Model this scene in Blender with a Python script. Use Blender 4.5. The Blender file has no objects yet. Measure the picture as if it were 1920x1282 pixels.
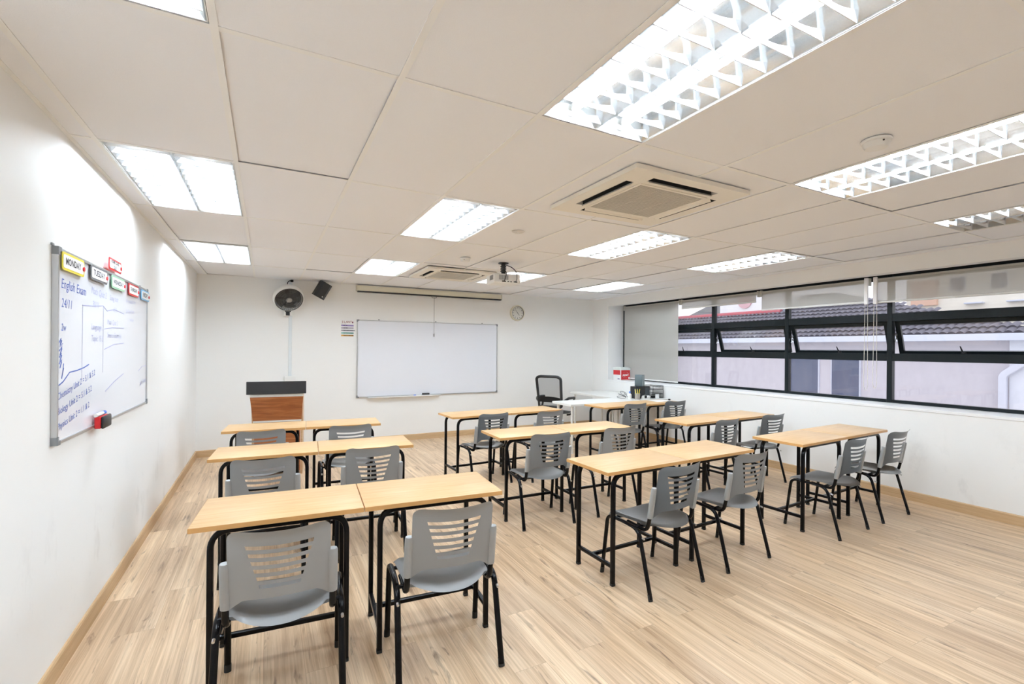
import bpy, bmesh, math, random
from mathutils import Vector, Matrix
random.seed(7)
PI = math.pi
S = bpy.context.scene
COL = S.collection
R = math.radians

# ------------------------------------------------------------------ tags
def tag(o, label=None, cat=None, group=None, kind=None):
    if label: o['label'] = label
    if cat: o['category'] = cat
    if group: o['group'] = group
    if kind: o['kind'] = kind
    return o

def thing(name, label, cat, loc=(0, 0, 0), rz=0.0, group=None, rot=None):
    o = bpy.data.objects.new(name, None)
    o.empty_display_size = 0.1
    COL.objects.link(o)
    o.location = loc
    o.rotation_euler = rot if rot else (0, 0, rz)
    return tag(o, label, cat, group)

def copy_tree(o, parent=None):
    c = o.copy()
    COL.objects.link(c)
    if parent: c.parent = parent
    for ch in [x for x in bpy.data.objects if x.parent == o]:
        copy_tree(ch, c)
    return c

# ------------------------------------------------------------------ geometry
def fillet(pts, r, n=6):
    pts = [Vector(p) for p in pts]
    out = [pts[0]]
    for i in range(1, len(pts) - 1):
        a, b, c = pts[i - 1], pts[i], pts[i + 1]
        u, v = (a - b), (c - b)
        rr = min(r, u.length * .49, v.length * .49)
        u.normalize(); v.normalize()
        p, q = b + u * rr, b + v * rr
        for k in range(n + 1):
            t = k / n
            out.append((1 - t) ** 2 * p + 2 * t * (1 - t) * b + t * t * q)
    out.append(pts[-1])
    return out

def circ(r, n=12, ry=None):
    ry = r if ry is None else ry
    return [(r * math.cos(2 * PI * k / n), ry * math.sin(2 * PI * k / n)) for k in range(n)]

def rrect(w, h, r, n=3):
    out = []
    for cx, cy, a0 in ((w/2-r, h/2-r, 0), (-w/2+r, h/2-r, 90), (-w/2+r, -h/2+r, 180), (w/2-r, -h/2+r, 270)):
        for k in range(n + 1):
            a = R(a0 + 90 * k / n)
            out.append((cx + r * math.cos(a), cy + r * math.sin(a)))
    return out

class MB:
    def __init__(s): s.v, s.f, s.m, s.sm = [], [], [], []
    def add(s, verts, faces, m=0, smooth=False, M=None):
        o = len(s.v)
        for p in verts:
            p = Vector(p)
            s.v.append(tuple(M @ p) if M else tuple(p))
        for f in faces:
            s.f.append([o + i for i in f]); s.m.append(m); s.sm.append(smooth)
        return s
    def box(s, a, b, bev=0.0, m=0, M=None, seg=1):
        x0, y0, z0 = [min(p, q) for p, q in zip(a, b)]
        x1, y1, z1 = [max(p, q) for p, q in zip(a, b)]
        vs = [(x0,y0,z0),(x1,y0,z0),(x1,y1,z0),(x0,y1,z0),(x0,y0,z1),(x1,y0,z1),(x1,y1,z1),(x0,y1,z1)]
        fs = [(0,3,2,1),(4,5,6,7),(0,1,5,4),(1,2,6,5),(2,3,7,6),(3,0,4,7)]
        if not bev: return s.add(vs, fs, m, False, M)
        bm = bmesh.new()
        bv = [bm.verts.new(p) for p in vs]
        for f in fs: bm.faces.new([bv[i] for i in f])
        bmesh.ops.bevel(bm, geom=list(bm.edges), offset=bev, segments=seg, affect='EDGES', profile=.5)
        return s.bm(bm, m, M, seg > 1)
    def bm(s, bm, m=0, M=None, smooth=False):
        bm.verts.index_update()
        s.add([v.co.copy() for v in bm.verts], [[v.index for v in f.verts] for f in bm.faces], m, smooth, M)
        bm.free()
        return s
    def tube(s, path, sec, m=0, smooth=True, closed=False, up=None, M=None, caps=True, scale=None):
        path = [Vector(p) for p in path]
        n, k = len(path), len(sec)
        vs, fs = [], []
        prev = None
        for i, p in enumerate(path):
            if closed: t = path[(i + 1) % n] - path[i - 1]
            else: t = path[min(i + 1, n - 1)] - path[max(i - 1, 0)]
            if t.length < 1e-9: t = Vector((0, 0, 1))
            t.normalize()
            if prev is None:
                u = Vector(up) if up else (Vector((0, 0, 1)) if abs(t.z) < .9 else Vector((1, 0, 0)))
            else: u = prev
            u = u - t * u.dot(t)
            if u.length < 1e-6: u = t.orthogonal()
            u.normalize(); prev = u
            w = t.cross(u)
            f = scale[i] if scale else 1.0
            for a, b in sec: vs.append(p + u * (a * f) + w * (b * f))
        for i in range(n if closed else n - 1):
            j = (i + 1) % n
            for q in range(k):
                r_ = (q + 1) % k
                fs.append((i*k+q, i*k+r_, j*k+r_, j*k+q))
        if not closed and caps:
            fs.append(tuple(range(k - 1, -1, -1)))
            fs.append(tuple((n - 1) * k + q for q in range(k)))
        return s.add(vs, fs, m, smooth, M)
    def cyl(s, a, b, r, n=16, m=0, r2=None, M=None):
        return s.tube([a, b], circ(r, n), m, True, M=M, scale=[1, (r2 / r) if r2 is not None else 1])
    def lathe(s, prof, n=32, m=0, M=None, smooth=True):
        vs, fs = [], []
        k = len(prof)
        for i in range(n):
            a = 2 * PI * i / n
            for r, z in prof: vs.append((r * math.cos(a), r * math.sin(a), z))
        for i in range(n):
            j = (i + 1) % n
            for q in range(k - 1):
                fs.append((i*k+q, j*k+q, j*k+q+1, i*k+q+1))
        return s.add(vs, fs, m, smooth, M)
    def prism(s, poly, z0, z1, m=0, M=None, smooth=False):
        n = len(poly)
        vs = [(x, y, z0) for x, y in poly] + [(x, y, z1) for x, y in poly]
        fs = [tuple(range(n - 1, -1, -1)), tuple(range(n, 2 * n))]
        fs += [(i, (i+1) % n, n + (i+1) % n, n + i) for i in range(n)]
        return s.add(vs, fs, m, smooth, M)
    def plate(s, xs, ys, skip, z0, z1, m=0, M=None):
        nx, ny = len(xs) - 1, len(ys) - 1
        solid = lambda i, j: 0 <= i < nx and 0 <= j < ny and not skip(i, j)
        W = ny + 1
        vs = [(x, y, z0) for x in xs for y in ys] + [(x, y, z1) for x in xs for y in ys]
        T = len(xs) * W
        I = lambda i, j: i * W + j
        fs = []
        for i in range(nx):
            for j in range(ny):
                if not solid(i, j): continue
                a, b, c, d = I(i, j), I(i+1, j), I(i+1, j+1), I(i, j+1)
                fs.append((a, d, c, b)); fs.append((T+a, T+b, T+c, T+d))
                if not solid(i, j-1): fs.append((a, b, T+b, T+a))
                if not solid(i+1, j): fs.append((b, c, T+c, T+b))
                if not solid(i, j+1): fs.append((c, d, T+d, T+c))
                if not solid(i-1, j): fs.append((d, a, T+a, T+d))
        used = sorted({i for f in fs for i in f}); mp = {o: n for n, o in enumerate(used)}
        return s.add([vs[i] for i in used], [tuple(mp[i] for i in f) for f in fs], m, False, M)
    def grid(s, P, thick=0.0, m=0, smooth=True, skip=None, M=None):
        """P[i][j] = points; optional skip(i,j) cells; solidified by thick"""
        bm = bmesh.new()
        V = [[bm.verts.new(p) for p in row] for row in P]
        for i in range(len(P) - 1):
            for j in range(len(P[0]) - 1):
                if skip and skip(i, j): continue
                bm.faces.new((V[i][j], V[i+1][j], V[i+1][j+1], V[i][j+1]))
        for v in [v for v in bm.verts if not v.link_faces]: bm.verts.remove(v)
        if thick: bmesh.ops.solidify(bm, geom=list(bm.faces), thickness=thick)
        bmesh.ops.recalc_face_normals(bm, faces=list(bm.faces)) if thick else None
        return s.bm(bm, m, M, smooth)
    def text(s, body, size, M, depth=0.0, m=0, align='CENTER', shear=0.0, thick=0.0):
        cu = bpy.data.curves.new('t', 'FONT')
        cu.body = body; cu.size = size; cu.align_x = align; cu.align_y = 'CENTER'
        cu.shear = shear; cu.resolution_u = 2; cu.offset = thick; cu.extrude = depth
        ob = bpy.data.objects.new('t', cu)
        me = ob.to_mesh()
        s.add([v.co.copy() for v in me.vertices], [list(p.vertices) for p in me.polygons], m, False, M)
        ob.to_mesh_clear()
        bpy.data.objects.remove(ob); bpy.data.curves.remove(cu)
        return s
    def build(s, name, mats, parent=None, label=None, sharp=R(40), kind=None):
        me = bpy.data.meshes.new(name)
        me.from_pydata(s.v, [], s.f)
        for x in (mats if isinstance(mats, (list, tuple)) else [mats]): me.materials.append(x)
        me.polygons.foreach_set('material_index', s.m)
        me.polygons.foreach_set('use_smooth', s.sm)
        if any(s.sm): me.set_sharp_from_angle(angle=sharp)
        me.update()
        o = bpy.data.objects.new(name, me)
        COL.objects.link(o)
        if parent: o.parent = parent
        if label: o['label'] = label
        if kind: o['kind'] = kind
        return o

def T(x, y, z): return Matrix.Translation((x, y, z))
def RX(a): return Matrix.Rotation(a, 4, 'X')
def RY(a): return Matrix.Rotation(a, 4, 'Y')
def RZ(a): return Matrix.Rotation(a, 4, 'Z')

# ------------------------------------------------------------------ materials
def srgb(r, g, b):
    f = lambda c: (c / 255 / 12.92) if c <= 10.31 else ((c / 255 + .055) / 1.055) ** 2.4
    return (f(r), f(g), f(b), 1)

class N:
    def __init__(s, name):
        s.mat = bpy.data.materials.new(name); s.mat.use_nodes = True
        s.t = s.mat.node_tree; s.t.nodes.clear()
        s.out = s.t.nodes.new('ShaderNodeOutputMaterial')
    def n(s, typ, **kw):
        nd = s.t.nodes.new('ShaderNode' + typ)
        for k, v in kw.items():
            if k.startswith('i_'): nd.inputs[k[2:].replace('_', ' ')].default_value = v
            else: setattr(nd, k, v)
        return nd
    def l(s, a, b): s.t.links.new(a, b)
    def principled(s, col, rough=.5, metal=0.0, spec=.5):
        p = s.n('BsdfPrincipled')
        p.inputs['Base Color'].default_value = col
        p.inputs['Roughness'].default_value = rough
        p.inputs['Metallic'].default_value = metal
        p.inputs['Specular IOR Level'].default_value = spec
        s.l(p.outputs[0], s.out.inputs[0])
        return p

def plain(name, col, rough=.5, metal=0.0, spec=.5, noise=0.0, bump=0.0, scale=200.0):
    k = N(name); p = k.principled(col, rough, metal, spec)
    tc = k.n('TexCoord')
    nz = k.n('TexNoise'); nz.inputs['Scale'].default_value = scale; nz.inputs['Detail'].default_value = 3
    k.l(tc.outputs['Object'], nz.inputs['Vector'])
    if noise:
        mx = k.n('MixRGB', blend_type='MULTIPLY'); mx.inputs[0].default_value = noise
        mx.inputs[1].default_value = col
        k.l(nz.outputs[0], mx.inputs[2]); k.l(mx.outputs[0], p.inputs['Base Color'])
    if bump:
        b = k.n('Bump'); b.inputs['Strength'].default_value = bump; b.inputs['Distance'].default_value = .002
        k.l(nz.outputs[0], b.inputs['Height']); k.l(b.outputs[0], p.inputs['Normal'])
    return k.mat

def emit(name, col, strength):
    k = N(name); e = k.n('Emission'); e.inputs[0].default_value = col; e.inputs[1].default_value = strength
    k.l(e.outputs[0], k.out.inputs[0]); return k.mat

def wall_mat(name, col, rough, smudges):
    """painted plaster with faint scuffs (grey rubbed marks at chair height)"""
    k = N(name); p = k.principled(col, rough)
    tc = k.n('TexCoord')
    mp = k.n('Mapping'); mp.inputs['Scale'].default_value = (9, 1.6, .9); k.l(tc.outputs['Object'], mp.inputs[0])
    nz = k.n('TexNoise'); nz.inputs['Scale'].default_value = 2.2; nz.inputs['Detail'].default_value = 8; nz.inputs['Roughness'].default_value = .68
    k.l(mp.outputs[0], nz.inputs['Vector'])
    rp = k.n('ValToRGB'); rp.color_ramp.elements[0].position = .56; rp.color_ramp.elements[1].position = .76
    rp.color_ramp.elements[0].color = (0, 0, 0, 1); rp.color_ramp.elements[1].color = (1, 1, 1, 1)
    k.l(nz.outputs[0], rp.inputs[0])
    sp = k.n('SeparateXYZ'); k.l(tc.outputs['Object'], sp.inputs[0])
    # scuffs only between skirting and chair-back height
    mr = k.n('MapRange'); mr.inputs[1].default_value = .95; mr.inputs[2].default_value = .45; k.l(sp.outputs[2], mr.inputs[0])
    m2 = k.n('Math', operation='MULTIPLY'); k.l(rp.outputs[0], m2.inputs[0]); k.l(mr.outputs[0], m2.inputs[1])
    m3 = k.n('Math', operation='MULTIPLY'); k.l(m2.outputs[0], m3.inputs[0]); m3.inputs[1].default_value = smudges
    mx = k.n('MixRGB'); k.l(m3.outputs[0], mx.inputs[0]); mx.inputs[1].default_value = col; mx.inputs[2].default_value = (.42, .41, .40, 1)
    k.l(mx.outputs[0], p.inputs['Base Color'])
    n2 = k.n('TexNoise'); n2.inputs['Scale'].default_value = 90; k.l(tc.outputs['Object'], n2.inputs['Vector'])
    b = k.n('Bump'); b.inputs['Strength'].default_value = .05; b.inputs['Distance'].default_value = .002
    k.l(n2.outputs[0], b.inputs['Height']); k.l(b.outputs[0], p.inputs['Normal'])
    return k.mat

def floor_mat():
    k = N('laminate_oak'); p = k.principled((.5, .38, .25, 1), .36)
    tc = k.n('TexCoord')
    sp = k.n('SeparateXYZ'); k.l(tc.outputs['Object'], sp.inputs[0])
    cb = k.n('CombineXYZ'); k.l(sp.outputs[1], cb.inputs[0]); k.l(sp.outputs[0], cb.inputs[1])
    br = k.n('TexBrick'); br.offset = .37; br.offset_frequency = 2
    for i, v in (('Scale', 1), ('Mortar Size', .0011), ('Mortar Smooth', .3), ('Bias', 0), ('Brick Width', 1.22), ('Row Height', .178)):
        br.inputs[i].default_value = v
    br.inputs['Color1'].default_value = (0, 0, 0, 1); br.inputs['Color2'].default_value = (1, 1, 1, 1); br.inputs['Mortar'].default_value = (.5, .5, .5, 1)
    k.l(cb.outputs[0], br.inputs['Vector'])
    rnd = k.n('Math', operation='MULTIPLY'); rnd.inputs[1].default_value = 37.0; k.l(br.outputs['Color'], rnd.inputs[0])
    def grain(sx, sy, scale, detail, rough, dist=0.0):
        m = k.n('Mapping'); m.inputs['Scale'].default_value = (sx, sy, 1); k.l(tc.outputs['Object'], m.inputs[0])
        t = k.n('TexNoise', noise_dimensions='4D'); t.inputs['Scale'].default_value = scale; t.inputs['Detail'].default_value = detail
        t.inputs['Roughness'].default_value = rough; t.inputs['Distortion'].default_value = dist
        k.l(m.outputs[0], t.inputs['Vector']); k.l(rnd.outputs[0], t.inputs['W']); return t
    g1 = grain(17, .75, 1.0, 6, .66, .7)      # broad cathedral tone
    g2 = grain(120, 1.8, 1.0, 4, .65)        # fine pores
    g3 = grain(26, 3.6, 1.0, 4, .58, .8)     # knots and dark streaks
    rp = k.n('ValToRGB'); e = rp.color_ramp.elements
    e[0].position = .33; e[0].color = (.46, .31, .185, 1)
    e[1].position = .66; e[1].color = (.84, .67, .475, 1)
    c = rp.color_ramp.elements.new(.5); c.color = (.68, .50, .33, 1)
    k.l(g1.outputs[0], rp.inputs[0])
    # tint per plank
    hs = k.n('MixRGB', blend_type='MULTIPLY'); hs.inputs[0].default_value = 1
    tr = k.n('ValToRGB'); tr.color_ramp.elements[0].color = (.88, .855, .84, 1); tr.color_ramp.elements[1].color = (1.05, 1.03, 1.0, 1)
    k.l(br.outputs['Color'], tr.inputs[0]); k.l(rp.outputs[0], hs.inputs[1]); k.l(tr.outputs[0], hs.inputs[2])
    r2 = k.n('ValToRGB'); r2.color_ramp.elements[0].position = .3; r2.color_ramp.elements[0].color = (.70, .655, .60, 1); r2.color_ramp.elements[1].position = .62; r2.color_ramp.elements[1].color = (1.03, 1.03, 1.03, 1)
    k.l(g2.outputs[0], r2.inputs[0])
    m2 = k.n('MixRGB', blend_type='MULTIPLY'); m2.inputs[0].default_value = .8; k.l(hs.outputs[0], m2.inputs[1]); k.l(r2.outputs[0], m2.inputs[2])
    r3 = k.n('ValToRGB'); r3.color_ramp.elements[0].position = .59; r3.color_ramp.elements[0].color = (0, 0, 0, 1); r3.color_ramp.elements[1].position = .72; r3.color_ramp.elements[1].color = (.85, .85, .85, 1)
    k.l(g3.outputs[0], r3.inputs[0])
    m3 = k.n('MixRGB'); k.l(r3.outputs[0], m3.inputs[0]); k.l(m2.outputs[0], m3.inputs[1]); m3.inputs[2].default_value = (.16, .09, .05, 1)
    m4 = k.n('MixRGB'); mm = k.n('Math', operation='MULTIPLY'); mm.inputs[1].default_value = .45; k.l(br.outputs['Fac'], mm.inputs[0])
    k.l(mm.outputs[0], m4.inputs[0]); k.l(m3.outputs[0], m4.inputs[1]); m4.inputs[2].default_value = (.22, .14, .08, 1)
    k.l(m4.outputs[0], p.inputs['Base Color'])
    rr = k.n('MapRange'); rr.inputs[3].default_value = .30; rr.inputs[4].default_value = .46; k.l(g2.outputs[0], rr.inputs[0]); k.l(rr.outputs[0], p.inputs['Roughness'])
    b = k.n('Bump'); b.inputs['Strength'].default_value = .12; b.inputs['Distance'].default_value = .001
    k.l(g2.outputs[0], b.inputs['Height']); k.l(b.outputs[0], p.inputs['Normal'])
    return k.mat

def wood(name, c0, c1, c2, rough, sc=(2.2, 40, 40), dist=1.2, spec=.5):
    """straight-grained veneer, grain along local x"""
    k = N(name); p = k.principled(c1, rough, 0, spec)
    tc = k.n('TexCoord'); m = k.n('Mapping'); m.inputs['Scale'].default_value = sc; k.l(tc.outputs['Object'], m.inputs[0])
    oi = k.n('ObjectInfo'); r = k.n('Math', operation='MULTIPLY'); r.inputs[1].default_value = 50; k.l(oi.outputs['Random'], r.inputs[0])
    t = k.n('TexNoise', noise_dimensions='4D'); t.inputs['Scale'].default_value = 1; t.inputs['Detail'].default_value = 5; t.inputs['Roughness'].default_value = .62; t.inputs['Distortion'].default_value = dist
    k.l(m.outputs[0], t.inputs['Vector']); k.l(r.outputs[0], t.inputs['W'])
    rp = k.n('ValToRGB'); e = rp.color_ramp.elements; e[0].position = .3; e[0].color = c0; e[1].position = .7; e[1].color = c2
    q = e.new(.5); q.color = c1
    k.l(t.outputs[0], rp.inputs[0]); k.l(rp.outputs[0], p.inputs['Base Color'])
    return k.mat

def glass_mat(name, tint, haze, hazecol):
    k = N(name)
    tr = k.n('BsdfTransparent'); tr.inputs[0].default_value = tint
    gl = k.n('BsdfGlossy'); gl.inputs['Roughness'].default_value = .02
    lw = k.n('Fresnel'); lw.inputs[0].default_value = 1.45
    mx = k.n('MixShader'); k.l(lw.outputs[0], mx.inputs[0]); k.l(tr.outputs[0], mx.inputs[1]); k.l(gl.outputs[0], mx.inputs[2])
    df = k.n('BsdfTranslucent'); df.inputs[0].default_value = hazecol
    tc = k.n('TexCoord'); mp = k.n('Mapping'); mp.inputs['Scale'].default_value = (1, 3, 1.2); k.l(tc.outputs['Object'], mp.inputs[0])
    nz = k.n('TexNoise'); nz.inputs['Scale'].default_value = 3; nz.inputs['Detail'].default_value = 4; k.l(mp.outputs[0], nz.inputs['Vector'])
    mr = k.n('MapRange'); mr.inputs[1].default_value = .3; mr.inputs[2].default_value = .7; mr.inputs[3].default_value = haze * .5; mr.inputs[4].default_value = haze * 1.4
    k.l(nz.outputs[0], mr.inputs[0])
    m2 = k.n('MixShader'); k.l(mr.outputs[0], m2.inputs[0]); k.l(mx.outputs[0], m2.inputs[1]); k.l(df.outputs[0], m2.inputs[2])
    k.l(m2.outputs[0], k.out.inputs[0])
    return k.mat

def screen_fabric(name, col, openness, transl):
    k = N(name)
    df = k.n('BsdfDiffuse'); df.inputs[0].default_value = col
    tl = k.n('BsdfTranslucent'); tl.inputs[0].default_value = col
    tr = k.n('BsdfTransparent')
    m1 = k.n('MixShader'); m1.inputs[0].default_value = transl; k.l(df.outputs[0], m1.inputs[1]); k.l(tl.outputs[0], m1.inputs[2])
    m2 = k.n('MixShader'); m2.inputs[0].default_value = openness; k.l(m1.outputs[0], m2.inputs[1]); k.l(tr.outputs[0], m2.inputs[2])
    k.l(m2.outputs[0], k.out.inputs[0]); return k.mat

WALL = wall_mat('wall_paint', (.87, .87, .855, 1), .55, .0)
WALL_L = wall_mat('wall_paint_scuffed', (.87, .875, .87, 1), .5, .38)
WALL_R = wall_mat('wall_paint_rubbed', (.87, .865, .85, 1), .55, .28)
CEIL = plain('ceiling_tile', (.885, .895, .925, 1), .9, 0, .2, noise=.03, bump=.25, scale=260)
TBAR = plain('ceiling_bar', (.88, .88, .87, 1), .5)
FLOOR = floor_mat()
SKIRT = wood('skirting_oak', (.46, .30, .15, 1), (.56, .38, .21, 1), (.62, .44, .26, 1), .45, sc=(2, 2, 60))
DESK = wood('beech_laminate', (.60, .37, .175, 1), (.67, .435, .22, 1), (.72, .495, .27, 1), .38, spec=.3)
DESKE = plain('beech_edging', (.66, .36, .13, 1), .35, noise=.1, scale=30)
PODW = wood('red_brown_veneer', (.20, .058, .018, 1), (.36, .12, .038, 1), (.50, .20, .075, 1), .35, sc=(1.6, 30, 22), dist=1.5)
PODL = wood('light_veneer_edge', (.50, .32, .17, 1), (.58, .38, .22, 1), (.64, .44, .27, 1), .4)
BLACK = plain('black_powder_coat', (.003, .003, .004, 1), .22, 0, .18, bump=.06, scale=400)
BLACKP = plain('black_plastic', (.012, .013, .015, 1), .42, noise=.2, scale=60)
BLACKG = plain('charcoal_panel', (.018, .019, .022, 1), .45, noise=.35, scale=25)
GREY = plain('grey_polypropylene', (.335, .345, .35, 1), .30, 0, .5, bump=.12, scale=900)
FOOT = plain('black_rubber', (.01, .01, .01, 1), .7)
STEEL = plain('bright_steel', (.6, .6, .6, 1), .3, 1)
ALU = plain('anodised_aluminium', (.56, .57, .58, 1), .38, .85)
ALUD = plain('grey_corner_cap', (.22, .23, .24, 1), .45)
WHITE = plain('white_plastic', (.82, .82, .80, 1), .4)
WHITEM = plain('white_lacquer', (.80, .80, .77, 1), .3)
BOARD = plain('whiteboard_enamel', (.80, .82, .88, 1), .16, 0, .6)
CREAM = plain('cream_casing', (.74, .70, .56, 1), .45)
ACW = plain('air_conditioner_plastic', (.84, .80, .71, 1), .45)
ACG = plain('air_conditioner_slat', (.56, .53, .46, 1), .5)
DARK = plain('dark_recess', (.02, .02, .018, 1), .7)  # near-black for the painted shade inside the outlets, and for the projector lens
WFR = plain('window_frame_paint', (.006, .010, .012, 1), .35, 0, .22)
SILL = plain('white_sill_paint', (.88, .88, .88, 1), .4)
GLASS = glass_mat('window_glass', (.95, .95, .97, 1), .03, (.80, .80, .86, 1))
GLASSD = glass_mat('dusty_window_glass', (.94, .93, .95, 1), .06, (.80, .78, .82, 1))
BLIND = screen_fabric('screen_fabric', (.50, .485, .445, 1), .14, .2)
BLINDC = plain('blind_bracket', (.62, .60, .52, 1), .5)
REFL = plain('louvre_reflector', (.93, .94, .95, 1), .12, .95)
LOUV = plain('louvre_blade', (.92, .93, .94, 1), .4, .0)
TUBE = emit('lit_tube', (.80, .915, 1.02, 1), 86.0)
TUBEOFF = plain('unlit_tube', (.75, .75, .74, 1), .35)
INK = plain('blue_marker_ink', (.08, .14, .46, 1), .6)
INKF = plain('faded_marker_ink', (.36, .38, .58, 1), .6)
INKK = plain('black_marker_ink', (.02, .02, .03, 1), .6)
PAPER = plain('white_paper', (.86, .86, .86, 1), .7)
MESHM = screen_fabric('chair_mesh_fabric', (.025, .027, .03, 1), .62, 0)
RED = plain('red_print', (.55, .02, .025, 1), .5)
REDP = plain('red_plastic', (.60, .015, .02, 1), .35)
YEL = plain('yellow_frame', (.80, .66, .06, 1), .4)
GRN = plain('pale_green_frame', (.33, .55, .38, 1), .4)
BLU = plain('light_blue_frame', (.25, .52, .78, 1), .4)
GRYF = plain('dark_grey_frame', (.16, .16, .17, 1), .4)
CABLE = plain('black_cable', (.01, .01, .01, 1), .5)
CORDW = plain('white_cord', (.78, .76, .68, 1), .6)

# ------------------------------------------------------------------ room constants
XL, XR, YB, YF, H = -.864, 6.0, 7.872, -1.45, 2.574
GX = lambda i: -.7532 + .6 * i
GY = lambda j: .538 + 1.2373 * j
XW = 6.38                    # inner face of window frames
SZ, HZ = .968, 2.415         # sill and window head heights
JY = 7.37                    # far window jamb

# ------------------------------------------------------------------ setting
def st(mb, name, mats, parent=None):
    o = mb.build(name, mats, parent)
    if parent is None: o['kind'] = 'structure'
    return o

st(MB().box((XL, YF, -.1), (XR, YB, 0)), 'floor', FLOOR)
st(MB().box((XL - .12, YF - .12, -.1), (XL, YB + .12, 3.0)), 'wall_left', WALL_L)
st(MB().box((XL, YB, -.1), (XR + .6, YB + .12, 3.0)), 'wall_back', WALL)
st(MB().box((XL, YF - .12, -.1), (XR + .6, YF, 3.0)), 'wall_front', WALL)
mb = MB()
mb.box((XR, YF, -.1), (XW + .16, YB, SZ - .03))            # under the windows
mb.box((XR, YF, HZ), (XR + .14, JY, 3.0)); mb.box((XR + .14, YF, HZ + .06), (XW + .16, JY, 3.0)); mb.box((XR, JY, HZ), (XW + .16, YB, 3.0))   # beam above, blind recess behind it
mb.box((XR, JY, SZ - .03), (XW + .16, YB, HZ))              # far pier
mb.box((XR + .14, YF, SZ - .03), (XW + .16, YF + .35, HZ + .06)); mb.box((XR, YF, SZ - .03), (XR + .14, YF + .35, HZ))        # near pier
st(mb, 'wall_right', WALL_R)
st(MB().box((XR - .006, YF + .35, SZ - .03), (XW + .16, JY, SZ), bev=.004), 'trim_1', SILL)   # window ledge
# skirting
def skirt(name, a, b):
    a, b = Vector(a), Vector(b)
    d = (b - a); L = d.length; ang = math.atan2(d.y, d.x)
    m = MB().prism([(0, 0), (.014, 0), (.014, .088), (.009, .097), (0, .097)], 0, L, M=Matrix(((0, 0, 1, 0), (1, 0, 0, 0), (0, 1, 0, 0), (0, 0, 0, 1))))
    o = st(m, name, SKIRT); o.location = a; o.rotation_euler = (0, 0, ang); return o
skirt('baseboard_left', (XL, YB, 0), (XL, YF, 0))
skirt('baseboard_back', (XR, YB, 0), (XL, YB, 0)).rotation_euler = (0, 0, PI)
skirt('baseboard_right', (XR, YF, 0), (XR, YB, 0))
# ceiling: lay-in tiles with holes where the light fittings and cassettes sit
xs = [XL] + [GX(i) for i in range(0, 12)] + [XR]
ys = [YF] + [GY(j) for j in range(-1, 6)] + [YB]
LIGHTS = [(i, j) for j in (4, 2, 0) for i in (0, 3, 6, 9)]
mb = MB()
for a in range(len(xs) - 1):
    for b in range(len(ys) - 1):
        if (a - 1, b - 2) in LIGHTS: continue
        if xs[a + 1] > XR - .01:
            mb.box((xs[a], ys[b], H), (xs[a+1], ys[b+1], H + .02)); continue
        dz = random.choice((.002, .003, .004, .008))
        g = .0105
        mb.box((xs[a] + g, ys[b] + g, H + dz), (xs[a+1] - g, ys[b+1] - g, H + .02))
mb.box((XL, YF, H + .13), (XR, YB, H + .16))
ceil = st(mb, 'ceiling', CEIL)
mb = MB()
for i in range(0, 12): mb.box((GX(i) - .012, YF, H - .0015), (GX(i) + .012, YB, H + .0015))
for j in range(-1, 6): mb.box((XL, GY(j) - .012, H - .0008), (GX(11), GY(j) + .012, H + .0022))
mb.box((XL, YF, H - .002), (XL + .018, YB, H + .002)); mb.box((XL, YB - .018, H - .002), (XR, YB, H + .002))
st(mb, 'ceiling_grid', TBAR, ceil)

# ------------------------------------------------------------------ louvred ceiling lights
def light_parts(root, off=False):
    hx, hy = .286, .603
    # housing: five-sided tray with a flat lip
    m = MB()
    m.box((-hx, -hy, .092), (hx, hy, .096)); m.box((-hx, -hy, .001), (-hx + .003, hy, .093)); m.box((hx - .003, -hy, .001), (hx, hy, .093))
    m.box((-hx, -hy, .001), (hx, -hy + .003, .093)); m.box((-hx, hy - .003, .001), (hx, hy, .093))
    m.build('housing', WHITEM, root)
    for k, s in enumerate((-1, 1)):
        cx = s * .1415
        prof = []
        for q in range(13):
            u = -1 + q / 6
            prof.append((cx + u * .136, .078 * (1 - abs(u) ** 2.4) + .004))
        P = [[(x, y, z) for (x, z) in prof] for y in (-hy + .004, hy - .004)]
        P = [list(r) for r in P]
        MB().grid(P, .001).build('reflector', REFL, root)
        lit = not (off and s == 1)
        MB().cyl((cx, -.565, .045), (cx, .565, .045), .0135, 14).build('tube', TUBE if lit else TUBEOFF, root)
        for e in (-1, 1):
            MB().box((cx - .012, e * .565, .028), (cx + .012, e * .58, .07)).build('lamp_holder', WHITE, root)
        m = MB()
        n = 12
        for q in range(n):
            y = -hy + .05 + (2 * hy - .10) * q / (n - 1)
            top = []
            for w in range(9):
                u = -1 + w / 4
                top.append((cx + u * .134, .018 + .024 * abs(u) ** 1.6))
            vs, fs = [], []
            for (x, z) in top:
                vs += [(x, y - .0018, .002), (x, y + .0018, .002), (x, y + .004, z), (x, y - .004, z)]
            for w in range(8):
                o = w * 4
                for a, b in ((0, 1), (1, 2), (2, 3), (3, 0)):
                    fs.append((o + a, o + b, o + 4 + b, o + 4 + a))
            m.add(vs, fs)
        m.build('louvre', LOUV, root)

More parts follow.
